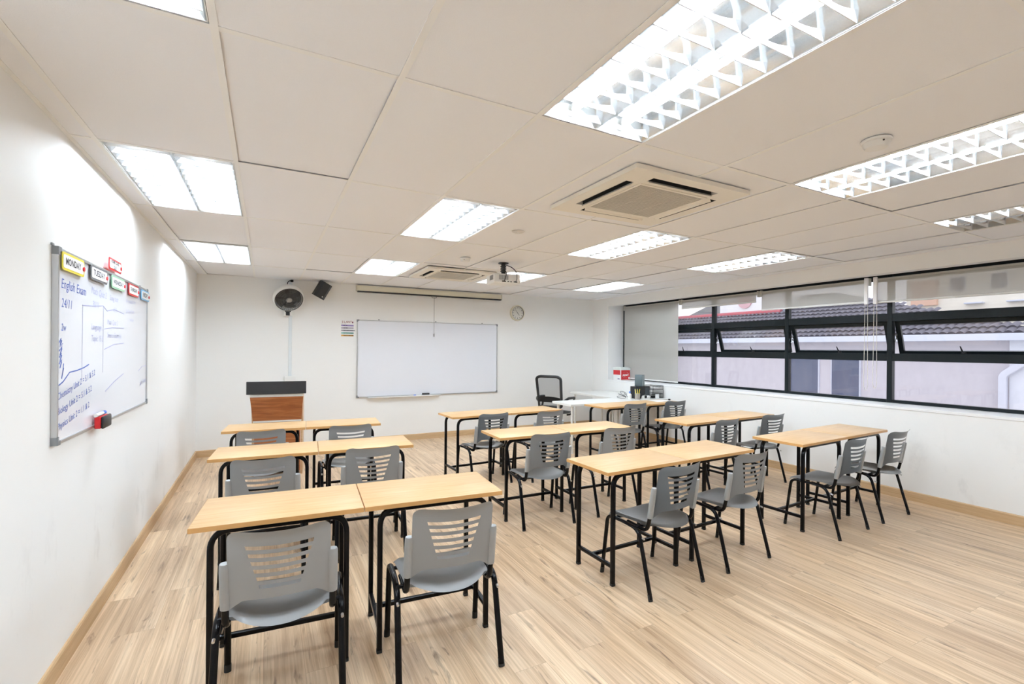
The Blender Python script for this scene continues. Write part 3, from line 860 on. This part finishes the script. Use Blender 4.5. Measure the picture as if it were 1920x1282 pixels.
for s in (-1, 1):
    MB().tube(fillet([(s * .20, -.02, .45), (s * .285, -.03, .47), (s * .285, .06, .70), (s * .285, .10, .735), (s * .285, -.17, .745), (s * .27, -.235, .72), (s * .21, -.27, .68)], .05, 5), circ(.016, 10, .021)).build('armrest', BLACKP, t)
MB().cyl((0, 0, .09), (0, 0, .43), .028, 16).build('gas_lift', BLACKP, t)
m = MB()
for k in range(5):
    a = 2 * PI * k / 5 + .3
    m.tube([(0, 0, .115), (.16 * math.cos(a), .16 * math.sin(a), .10), (.29 * math.cos(a), .29 * math.sin(a), .075)], rrect(.04, .028, .008), scale=[1.1, 1, .7])
m.build('star_base', BLACKP, t)
for k in range(5):
    a = 2 * PI * k / 5 + .3
    MB().cyl((.29 * math.cos(a) - .022 * math.sin(a), .29 * math.sin(a) + .022 * math.cos(a), .03), (.29 * math.cos(a) + .022 * math.sin(a), .29 * math.sin(a) - .022 * math.cos(a), .03), .03, 14).build('caster', BLACKP, t)

# ------------------------------------------------------------------ things on the white table and the ledge
TZ = .7425
t = thing('black_box_file', 'wide black box on the white table below the grey speaker', 'box', (5.585, 6.02, TZ), R(-4))
MB().box((-.145, -.075, 0), (.145, .075, .200), .004).build('case', BLACKP, t)
MB().box((.045, -.0765, .02), (.135, -.075, .185)).build('front_cover', plain('slate_cover', (.045, .055, .065, 1), .5), t)
t = thing('desk_speaker', 'tall grey-green speaker standing on the black box', 'speaker', (5.575, 6.02, TZ + .2005), R(24))
MB().box((-.055, -.065, 0), (.055, .065, .195), .005, seg=2).build('cabinet', plain('slate_cabinet', (.10, .135, .145, 1), .45), t)
MB().box((-.048, -.068, .01), (.048, -.064, .185), .002).build('grille', plain('grey_green_grille', (.25, .31, .32, 1), .6), t)
t = thing('letter_tray', 'two-tier black wire letter tray beside the black box', 'letter tray', (5.858, 6.03, TZ))
for z0 in (.012, .145):
    m = MB()
    for z in (z0, z0 + .06):
        m.tube([(-.115, -.15, z), (.115, -.15, z), (.115, .15, z), (-.115, .15, z)], circ(.0028, 6), closed=True, smooth=False)
    for k in range(17):
        x = -.115 + .23 * k / 16
        m.tube([(x, -.15, z0 + .06), (x, -.15, z0), (x, .15, z0), (x, .15, z0 + .06)], circ(.0016, 5), smooth=False)
    for k in range(1, 20):
        y = -.15 + .3 * k / 20
        for s in (-1, 1): m.tube([(s * .115, y, z0), (s * .115, y, z0 + .06)], circ(.0014, 5))
    m.build('tray', BLACKP, t)
m = MB()
for sx in (-1, 1):
    for sy in (-1, 1): m.cyl((sx * .115, sy * .148, 0), (sx * .115, sy * .148, .205), .003, 6)
m.build('posts', BLACKP, t)
t = thing('paper_stack', 'white papers lying in the top of the wire letter tray', 'paper', (5.858, 6.03, TZ + .148))
MB().box((-.10, -.14, 0), (.10, .14, .03)).build('sheets', PAPER, t)
tag(MB().box((5.765, 5.845, TZ), (5.845, 5.853, TZ + .075)).build('note_card', PAPER), 'small white card propped before the wire letter tray', 'card')
t = thing('pen_pot', 'round grey mesh pen pot on the white table', 'pen pot', (5.405, 5.885, TZ))
MB().lathe([(0, .002), (.038, .002), (.041, .0), (.044, .098), (.042, .098), (.039, .006), (0, .006)], 20).build('cup', plain('pot_mesh', (.42, .38, .34, 1), .5, .3), t)
pens = [('yellow pen leaning left in the mesh pen pot', YEL, -.030, .002, -.32), ('second yellow pen upright in the mesh pen pot', YEL, -.006, -.012, -.12), ('blue pen in the mesh pen pot', 'blue_cap', .006, .012, .03),
        ('yellow highlighter leaning right in the mesh pen pot', YEL, .02, 0, .42), ('white marker in the mesh pen pot', WHITE, -.030, .020, -.2)]
for lab, mt, dx, dy, lean in pens:
    mt = bpy.data.materials[mt] if isinstance(mt, str) else mt
    t = thing('pen', lab, 'pen', (5.405 + dx * .5, 5.885 + dy, TZ + .008), rot=(0, lean * .6, 0), group='pens in the mesh pot')
    MB().cyl((0, 0, 0), (0, 0, .135), .0065, 8).build('barrel', mt, t)
    MB().cyl((0, 0, .135), (0, 0, .165), .007, 8, r2=.005).build('cap', mt, t)
t = thing('tape_dispenser', 'white tape dispenser in front of the black box', 'tape dispenser', (5.565, 5.87, TZ), R(-6))
MB().prism([(-.07, 0), (.075, 0), (.085, .052), (.06, .058), (.03, .03), (.0, .066), (-.05, .052)], -.025, .025, M=Matrix(((1,0,0,0),(0,0,-1,0),(0,1,0,0),(0,0,0,1)))).build('body', WHITEM, t)
MB().cyl((-.012, -.0275, .04), (-.012, .0275, .04), .024, 18).build('tape_roll', BLACKP, t)
t = thing('spray_bottle', 'small white bottle with blue cap beside the pen pot', 'bottle', (5.335, 5.99, TZ))
MB().lathe([(0, 0), (.028, 0), (.03, .004), (.03, .075), (.012, .092), (.012, .10)], 20).build('body', WHITE, t)
MB().lathe([(.013, .095), (.013, .12), (.008, .126), (0, .126)], 16).build('cap', bpy.data.materials['blue_cap'], t)
t = thing('cable_coil', 'loose coil of black cable on the white table left of the pen pot', 'cable', (5.27, 6.12, TZ + .006))
m = MB()
for q, (rx, ry, tz) in enumerate(((.085, .05, .0), (.07, .06, .02), (.06, .04, .045))):
    m.tube([(rx * math.cos(2*PI*k/28 + q) + .02 * q, ry * math.sin(2*PI*k/28 + q), tz + (.03 + .02 * q) * (1 + math.sin(2*PI*k/28)) * .5) for k in range(28)], circ(.003, 6), closed=True)
m.tube(fillet([(.06, 0, .03), (.10, .05, .09), (.13, .01, .02), (.14, -.04, 0)], .05, 5), circ(.003, 6))
m.build('loops', CABLE, t)
tag(MB().box((5.30, 5.33, .7635), (5.60, 5.56, .7650), M=None).build('paper_sheet', PAPER), 'white sheet of paper on the farthest right desk', 'paper')
tag(MB().box((5.62, 5.40, .7635), (5.645, 5.43, .788), .004).build('eraser_block', BLACKP), 'tiny black block on the farthest right desk', 'eraser')

t = thing('paper_box', 'red and white cardboard box on the window ledge corner', 'box', (6.008, 7.0, SZ))
MB().box((0, 0, 0), (.235, .225, .205), .002).build('carton', PAPER, t)
MB().box((-.004, -.004, .195), (.239, .229, .245), .002).build('lid', plain('pale_lid', (.70, .76, .74, 1), .5), t)
m = MB().box((.008, -.0012, .012), (.227, 0, .196)); m.box((-.0012, .015, .105), (0, .215, .196))
m.build('red_print', RED, t, 'red printed faces')
m = MB(); m.text('super', .058, T(.110, -.002, .105) @ MF, thick=.002, shear=.2)
for s, a0, a1, rx in ((1, -20, 130, .078), (1, 170, 300, .078)):
    m.tube([(.112 + rx * math.cos(R(a0 + (a1 - a0) * k / 14)), -.002, .105 + .055 * math.sin(R(a0 + (a1 - a0) * k / 14))) for k in range(15)], [(-.004, -.0003), (.004, -.0003), (.004, .0003), (-.004, .0003)], up=(0, 1, 0), smooth=False, scale=[.3 + math.sin(PI * k / 14) for k in range(15)])
m.cyl((.203, -.0014, .045), (.203, -.0022, .045), .018, 16)
m.build('logo', PAPER, t)
m = MB().box((-.002, .03, .02), (-.0012, .09, .035)); m.build('barcode', plain('barcode_ink', (.15, .12, .25, 1), .6), t)

# ------------------------------------------------------------------ ceiling fittings
def aircon(label, loc):
    t = thing('air_conditioner', label, 'air conditioner', loc)
    a, b, c, d = .47, .385, .325, .272
    xs_ = [-a, -b, -c, -d, d, c, b, a]
    k_ = .93
    ys_ = [v * k_ for v in xs_]
    sk = lambda i, j: (i in (1, 5) and j == 3) or (j in (1, 5) and i == 3)
    bm_ = MB().plate(xs_, ys_, sk, -.030, -.004)
    bm_.build('panel', ACW, t)
    MB().box((-a + .01, -(a - .01) * k_, -.004), (a - .01, (a - .01) * k_, .0)).build('duct_shade', DARK, t)  # dark sheet above the slots, painted as the shade up inside them
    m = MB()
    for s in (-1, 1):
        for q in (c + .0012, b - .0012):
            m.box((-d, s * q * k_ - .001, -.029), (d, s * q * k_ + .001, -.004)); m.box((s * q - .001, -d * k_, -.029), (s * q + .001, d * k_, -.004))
    m.build('outlet_shade', DARK, t)  # thin dark strips over the slot walls paint in the shade of the openings
    for s in (-1, 1):
        MB().box((-d + .005, -.010, -.002), (d - .005, .010, .002), .001, M=T(0, s * (c + .008) * k_, -.034) @ RX(s * R(-50))).build('vane', ACW, t)
        MB().box((-.010, -(d - .005) * k_, -.002), (.010, (d - .005) * k_, .002), .001, M=T(s * (c + .008), 0, -.034) @ RY(s * R(50))).build('vane', ACW, t)
    g = MB()
    for k in range(34):
        y = (-.262 + .524 * k / 33) * k_
        g.box((-.262, y - .0042, -.0345), (.262, y + .0042, -.0305))
    for x in (-.1, .1): g.box((x - .002, -.262 * k_, -.0355), (x + .002, .262 * k_, -.0305))
    g.build('intake_grille', ACG, t)
    m = MB()
    for (p, q) in (((-.285, -.285), (.285, -.268)), ((-.285, .268), (.285, .285)), ((-.285, -.268), (-.268, .268)), ((.268, -.268), (.285, .268))):
        m.box((p[0], p[1] * k_, -.036), (q[0], q[1] * k_, -.030), .002)
    m.build('grille_frame', ACW, t)
    return t
aircon('cream ceiling air conditioner nearest the camera, right of centre', (2.245, 2.385, H))
aircon('cream ceiling air conditioner farther away, left of the projector', (2.235, 6.06, H))
def detector(label, loc, s=1.0):
    t = thing('smoke_detector', label, 'smoke detector', loc)
    MB().lathe([(0, 0), (.058*s, 0), (.060*s, -.004), (.058*s, -.012), (.052*s, -.014)], 32).build('base', WHITE, t)
    MB().lathe([(.052*s, -.012), (.050*s, -.028), (.042*s, -.040), (.0, -.043)], 32).build('cover', WHITE, t)
    MB().cyl((-.03*s, -.042*s, -.022), (-.031*s, -.0455*s, -.022), .004, 8).build('indicator', BLACKP, t)
detector('smoke detector nearest the camera beside the long ceiling light', (2.60, 1.20, H), 1.05)
detector('smoke detector farther away, left of the projector mount', (1.985, 4.95, H), 1.0)
t = thing('ceiling_sounder', 'flat white round disc on the ceiling beyond the nearer air conditioner', 'ceiling disc', (1.935, 3.60, H))
MB().lathe([(0, -.008), (.03, -.009), (.05, -.006), (.058, 0)], 32).build('disc', plain('pale_disc', (.66, .64, .61, 1), .5), t)
MB().lathe([(0, -.014), (.010, -.013), (.013, -.008)], 16).build('knob', WHITE, t)

t = thing('projector', 'white projector hanging on a black mount from the ceiling', 'projector', (2.50, 5.02, H), R(-4))
MB().lathe([(0, 0), (.062, 0), (.062, -.006), (.03, -.010), (.026, -.012)], 24).build('ceiling_plate', BLACKP, t)
m = MB().cyl((0, 0, -.01), (0, 0, -.135), .026, 16)
for z in (-.035, -.062, -.09): m.cyl((0, 0, z), (0, 0, z - .012), .036, 16)
m.box((-.05, -.05, -.14), (.05, .05, -.130), .003)
m.build('mount_pole', BLACKP, t)
MB().box((-.168, -.13, -.255), (.168, .13, -.142), .018, seg=3).build('body', WHITE, t)
m = MB()
for k in range(14): m.box((-.105 + .0085 * k, -.1312, -.215), (-.101 + .0085 * k, -.1295, -.160))
VS = plain('vent_slot', (.16, .17, .19, 1), .6)
m.build('vent', VS, t)
m = MB()
for k in range(10): m.box((-.1695, -.10 + .011 * k, -.215), (-.1675, -.095 + .011 * k, -.160))
m.build('vent', VS, t)
m = MB().box((-.07, -.1315, -.240), (-.02, -.129, -.226), .001); m.box((.0, -.1315, -.240), (.02, -.129, -.228)); m.box((.035, -.1315, -.240), (.055, -.129, -.228)); m.box((.08, -.1315, -.240), (.125, -.129, -.226))
m.build('sockets', BLACKP, t)
MB().cyl((.08, .128, -.20), (.08, .150, -.20), .032, 20).build('lens', DARK, t)
m = MB()
m.tube(fillet([(.025, -.01, -.02), (.085, -.06, -.05), (.115, -.14, -.12), (.105, -.165, -.21), (.10, -.135, -.233)], .05, 5), circ(.0045, 8))
m.tube(fillet([(.02, -.03, -.11), (-.01, -.12, -.12), (-.035, -.165, -.19), (-.045, -.135, -.233)], .04, 5), circ(.0045, 8))
m.build('cables', CABLE, t)

# ------------------------------------------------------------------ windows
BAYS = [7.345, 6.44, 5.222, 4.008, 2.797, 1.586, .375, -.80]
ZT0, ZT1, ZM0, ZM1 = 1.905, 1.995, 1.448, 1.535
for b in range(len(BAYS) - 1):
    y1, y0 = BAYS[b], BAYS[b + 1]
    w = MB(); dx = .07
    ml = .026
    fr_ = MB()
    fr_.box((XW, y0 - ml, SZ), (XW + dx, y0 + ml, HZ + .06), .003)
    if b == 0: fr_.box((XW, y1, SZ), (XW + dx, y1 + .026, HZ + .06), .003)
    for (za, zb_) in ((SZ, SZ + .035), (ZM0, ZM1), (ZT0, ZT1), (HZ - .03, HZ + .06)):
        fr_.box((XW + .004, y0 + ml, za), (XW + dx - .004, y1 - ml, zb_), .002)
    fo = fr_.build('window_%d' % (b + 1), WFR); fo['kind'] = 'structure'
    MB().box((XW + .045, y0 + ml, SZ + .035), (XW + .049, y1 - ml, ZM0)).build('pane', GLASSD, fo)
    MB().box((XW + .045, y0 + ml, ZT1), (XW + .049, y1 - ml, HZ - .03)).build('pane', GLASS, fo)
    # awning sash hinged along its top edge, bottom pushed outward
    ang = R(0 if b in (0, 1, 5) else -18)
    ya, yb_ = y0 + ml + .006, y1 - ml - .006
    hgt = ZT0 - ZM1 + .020
    sm = MB()
    q = .048
    sm.box((0, ya, -hgt), (.035, ya + q, 0), .002); sm.box((0, yb_ - q, -hgt), (.035, yb_, 0), .002)
    sm.box((0, ya + q, -.046), (.035, yb_ - q, 0), .002); sm.box((0, ya + q, -hgt), (.035, yb_ - q, -hgt + .034), .002)
    so = sm.build('sash', WFR, fo)
    so.location = (XW + .036, 0, ZT0 - .002); so.rotation_euler = (0, ang, 0)
    MB().box((.015, ya + q, -hgt + .034), (.019, yb_ - q, -.046)).build('pane', GLASS, so)
    yc = (y0 + y1) / 2
    hm = MB().box((-.012, yc - .02, -hgt + .004), (0, yc + .02, -hgt + .026), .002)
    hm.tube([(-.012, yc, -hgt + .015), (-.03, yc + .004, -hgt + .055), (-.034, yc + .012, -hgt + .10)], rrect(.016, .009, .003), up=(0, 1, 0), scale=[1, .9, .6])
    hm.build('handle', BLACKP, so)
    if ang:
        st_ = MB()
        st_.tube([(XW + .04, y1 - ml - .012, ZT0 - .14), (XW + .075, y1 - ml - .018, ZT0 - .21)], rrect(.012, .004, .001), smooth=False)
        st_.tube([(XW + .04, y1 - ml - .012, ZT0 - .24), (XW + .075, y1 - ml - .018, ZT0 - .14)], rrect(.012, .004, .001), smooth=False)
        st_.build('stay', STEEL, fo)

# roller blinds
BLX = 6.285
def blind(label, y0, y1, zbot, chain=None):
    t = thing('roller_blind', label, 'blind', (BLX, (y0 + y1) / 2, HZ - .035), 0, 'roller blinds along the windows')
    L = y1 - y0
    MB().cyl((0, -L/2 + .02, 0), (0, L/2 - .02, 0), .024, 18).build('roller', plain('rolled_fabric', (.55, .53, .48, 1), .8), t)
    P = [[(-.024, y, z) for z in (0, (zbot - HZ + .035) * .5, zbot - HZ + .035)] for y in (-L/2 + .03, 0, L/2 - .03)]
    MB().grid(P, 0, smooth=False).build('fabric', BLIND, t)
    MB().box((-.032, -L/2 + .03, zbot - HZ + .022), (-.016, L/2 - .03, zbot - HZ + .045), .004).build('bottom_bar', plain('bottom_bar', (.72, .72, .70, 1), .4), t)
    for s in (-1, 1):
        MB().box((-.03, s * (L/2 - .012) - .006, -.055), (.03, s * (L/2 - .012) + .006, .035), .003).build('bracket', BLINDC, t)
    if chain:
        s, low = chain
        y = s * (L/2 - .024)
        m = MB()
        top, bot = -.03, low - HZ + .035
        m.tube(fillet([(-.045, y - .012, top), (-.05, y - .02, bot + .05), (-.05, y, bot), (-.05, y + .020, bot + .05), (-.045, y + .012, top)], .03, 6), circ(.0026, 6))
        m.build('chain', CORDW, t)
        MB().box((-.062, y - .019, -.275), (-.036, y + .019, .035), .004).build('chain_guard', plain('bright_white_plastic', (.93, .93, .95, 1), .3), t, 'glossy white plastic guard')
    return t
blind('roller blind lowered to the window ledge in the far corner', 5.80, 7.225, 1.005)
blind('raised roller blind next to the lowered one, above the first open window', 4.355, 5.785, 2.262)
blind('raised roller blind in the middle of the window row', 2.945, 4.33, 2.137, (-1, 1.09))
blind('raised roller blind nearest the camera at the right frame edge', 1.36, 2.90, 2.125, (1, 1.12))

# ------------------------------------------------------------------ outside
LAV = plain('lavender_render', (.56, .53, .57, 1), .8, noise=.12, scale=3)
TILE = plain('roof_tile', (.36, .335, .385, 1), .6, noise=.35, scale=4)
TILER = plain('red_roof_tile', (.50, .09, .11, 1), .6, noise=.2, scale=4)
GUT = plain('gutter_paint', (.56, .59, .69, 1), .45)
WGL = plain('dark_window_glass', (.03, .05, .12, 1), .1)
CRM = plain('cream_render', (.78, .73, .62, 1), .8, noise=.08, scale=2)
def tiles(mb_, y0, y1, x0, z0, slope, rows, tw=.2, tl=.34, hip=0.0):
    ya = y0
    for r in range(rows):
        y0 = ya + hip * r
        n = int((y1 - y0) / tw) * 6
        P = []
        for k in range(n + 1):
            y = y0 + (y1 - y0) * k / n
            ph = 2 * PI * (y / tw)
            hgt = .06 * (abs(math.sin(ph / 2)) ** .8)
            a = r * tl
            P.append([(x0 + a * math.cos(slope), y, z0 + a * math.sin(slope) + hgt + .045), (x0 + (a + tl * 1.2) * math.cos(slope), y, z0 + (a + tl * 1.2) * math.sin(slope) + hgt - .02)])
        mb_.grid(P, .02)
    L = rows * tl + .1
    mb_.add([(x0, ya, z0 - .03), (x0, y1, z0 - .03), (x0 + L * math.cos(slope), y1, z0 + L * math.sin(slope) - .03), (x0 + L * math.cos(slope), y0, z0 + L * math.sin(slope) - .03)], [(0, 3, 2, 1)])
t = thing('neighbouring_house', 'lavender house with grey tiled roof right outside the windows', 'house', (0, 0, 0))
HX = 18.0
MB().box((HX + .35, 5.15, -5), (HX + 6, 24, 1.95)).build('wall', LAV, t)
MB().box((HX + .20, 1.0, -5), (HX + .5, 5.15, 1.95)).build('side_wall', plain('pale_render', (.66, .68, .74, 1), .8), t)
m = MB(); tiles(m, 4.0, 13.0, HX - .1, 2.06, R(27), 13, hip=.627); m.build('roof', TILE, t)
m = MB(); tiles(m, 13.0, 24, HX - .1, 2.06, R(27), 8); m.build('lower_roof', TILE, t)
MB().tube([(HX + 2.3, 13.0, 3.30), (HX + 2.3, 24, 3.30)], circ(.13, 10)).build('ridge_tiles', TILER, t)
MB().box((HX - .15, 3.0, 1.885), (HX + .05, 24, 2.085), .01).build('gutter', GUT, t)
MB().box((HX + .05, 3.0, 1.93), (HX + .5, 24, 1.98)).build('soffit', GUT, t)
for (a, b) in ((10.25, 11.35), (8.87, 9.85)):
    f = MB().box((HX + .30, a, -1.0), (HX + .36, b, 1.38), .01).build('window', GUT, t)
    MB().box((HX + .285, a + .05, -.95), (HX + .30, b - .05, 1.33)).build('pane', WGL, f)
m = MB().tube(fillet([(HX + .1, 4.2, 1.85), (HX + .1, 5.25, .93), (HX + .1, 5.25, -4)], .1, 4), rrect(.17, .13, .02))
m.build('downpipe', plain('downpipe_paint', (.58, .60, .68, 1), .5), t)
t = thing('gabled_house', 'house with white gable, pink disc and red roof edge far outside', 'house', (0, 0, 0))
MB().box((35.0, 22.5, -5), (44, 28.6, 4.45)).build('wall', LAV, t)
m = MB().prism([(21.0, 4.70), (27.6, 4.70), (27.6, 6.0), (24.5, 7.4), (21.0, 5.6)], 34.6, 34.9, M=Matrix(((0,0,1,0),(1,0,0,0),(0,1,0,0),(0,0,0,1))))
m.build('gable', plain('white_gable', (.82, .80, .80, 1), .7), t)
MB().cyl((34.6, 25.2, 5.6), (34.5, 25.2, 5.6), .62, 32).build('disc', plain('pink_disc', (.66, .40, .42, 1), .7), t, 'pale pink disc')
m = MB(); tiles(m, 19.5, 31.6, 32.6, 3.55, R(20), 4, .3, .4); m.build('lower_roof', TILE, t)
vs = [(34.5, 27.6, 4.6), (34.5, 31.4, 4.55), (37, 29.2, 6.3), (37, 27.0, 6.3), (40, 31.4, 4.55), (40, 27.6, 4.6)]
MB().add(vs, [(0, 1, 2, 3), (1, 4, 2), (4, 5, 3, 2), (0, 3, 5), (0, 5, 4, 1)]).build('hip_roof', plain('grey_roof_sheet', (.17, .165, .16, 1), .7, noise=.3, scale=1), t)
t = thing('apartment_building', 'cream apartment block seen above the roof at the right', 'building', (0, 0, 0))
MB().box((45, 3, -5), (55, 18.6, 16)).build('wall', CRM, t)
MB().box((44.7, 16.6, 5.1), (45, 18.2, 7), .02).build('balcony', plain('salmon_render', (.66, .42, .30, 1), .8), t)
for k in range(6):
    for z in (6.0, 8.2, 10.4):
        y = 4.0 + 2.2 * k
        f = MB().box((44.9, y, z), (45.02, y + .9, z + 1.1), .02).build('window', GUT, t)
        MB().box((44.88, y + .06, z + .06), (44.9, y + .84, z + 1.04)).build('pane', WGL, f)
for k in range(5):
    y = 5.2 + 2.2 * k
    MB().box((44.55, y, 4.95 + .02 * k), (45, y + 1.0, 5.05 + .02 * k), .02).build('ledge', GUT, t)
for k, (y0, y1, z) in enumerate(((32.5, 36.0, 8.5), (37.5, 42.0, 11.0))):
    t = thing('distant_block', ('pale blue tower far outside behind the hipped roof', 'white tower block far outside, left of the blue tower')[k], 'building', (0, 0, 0))
    MB().box((46 + 4 * k, y0, -5), (52 + 4 * k, y1, z)).build('wall', plain('tower_render_%s' % 'ab'[k], ((.45, .55, .72, 1), (.78, .80, .84, 1))[k], .8), t)
    for q in range(4):
        MB().box((45.95 + 4 * k, y0 + .4 + .75 * q, 4.5), (46 + 4 * k, y0 + .75 + .75 * q, z - .5)).build('window', WGL, t)
tag(MB().box((8, -30, -5.3), (90, 90, -5)).build('ground', plain('asphalt', (.30, .30, .31, 1), .9, noise=.2, scale=1)), kind='structure')

# ------------------------------------------------------------------ world, camera, view
w = bpy.data.worlds.new('overcast_sky'); S.world = w; w.use_nodes = True
nt = w.node_tree; nt.nodes.clear()
bg = nt.nodes.new('ShaderNodeBackground'); wo = nt.nodes.new('ShaderNodeOutputWorld')
tc = nt.nodes.new('ShaderNodeTexCoord'); sp = nt.nodes.new('ShaderNodeSeparateXYZ'); rp = nt.nodes.new('ShaderNodeValToRGB')
nt.links.new(tc.outputs['Generated'], sp.inputs[0]); nt.links.new(sp.outputs[2], rp.inputs[0])
e = rp.color_ramp.elements; e[0].position = 0; e[0].color = (.97, .98, 1, 1); e[1].position = .6; e[1].color = (.86, .91, 1, 1)
nt.links.new(rp.outputs[0], bg.inputs[0]); bg.inputs[1].default_value = 1.55
nt.links.new(bg.outputs[0], wo.inputs[0])

f, cy, yaw, roll = 882.19, 653.99, .4817, .0074
cam = bpy.data.cameras.new('camera'); co = bpy.data.objects.new('camera', cam); COL.objects.link(co)
cam.sensor_fit = 'HORIZONTAL'; cam.sensor_width = 36; cam.lens = f / 1920 * 36
cam.shift_x = 0; cam.shift_y = (cy - 641) / 1920; cam.clip_start = .05; cam.clip_end = 300
Rv = Vector((math.cos(yaw), -math.sin(yaw), 0)); Fv = Vector((math.sin(yaw), math.cos(yaw), 0)); Zv = Vector((0, 0, 1))
Xc = Rv * math.cos(roll) + Zv * math.sin(roll); Yc = -Rv * math.sin(roll) + Zv * math.cos(roll); Zc = -Fv
M = Matrix((Xc, Yc, Zc)).transposed().to_4x4(); M.translation = (0, 0, 1.555)
co.matrix_world = M
S.camera = co
S.view_settings.view_transform = 'Standard'; S.view_settings.look = 'None'
S.view_settings.exposure = 0.46; S.view_settings.gamma = 1.0; S.view_settings.use_curve_mapping = False
cy_ = S.cycles
cy_.use_denoising = True
try: cy_.denoiser = 'OPENIMAGEDENOISE'
except Exception: pass
cy_.max_bounces = 10; cy_.diffuse_bounces = 6; cy_.glossy_bounces = 5; cy_.transparent_max_bounces = 12
cy_.sample_clamp_indirect = 8.0; cy_.caustics_reflective = True; cy_.blur_glossy = 1.0
cy_.use_light_tree = True
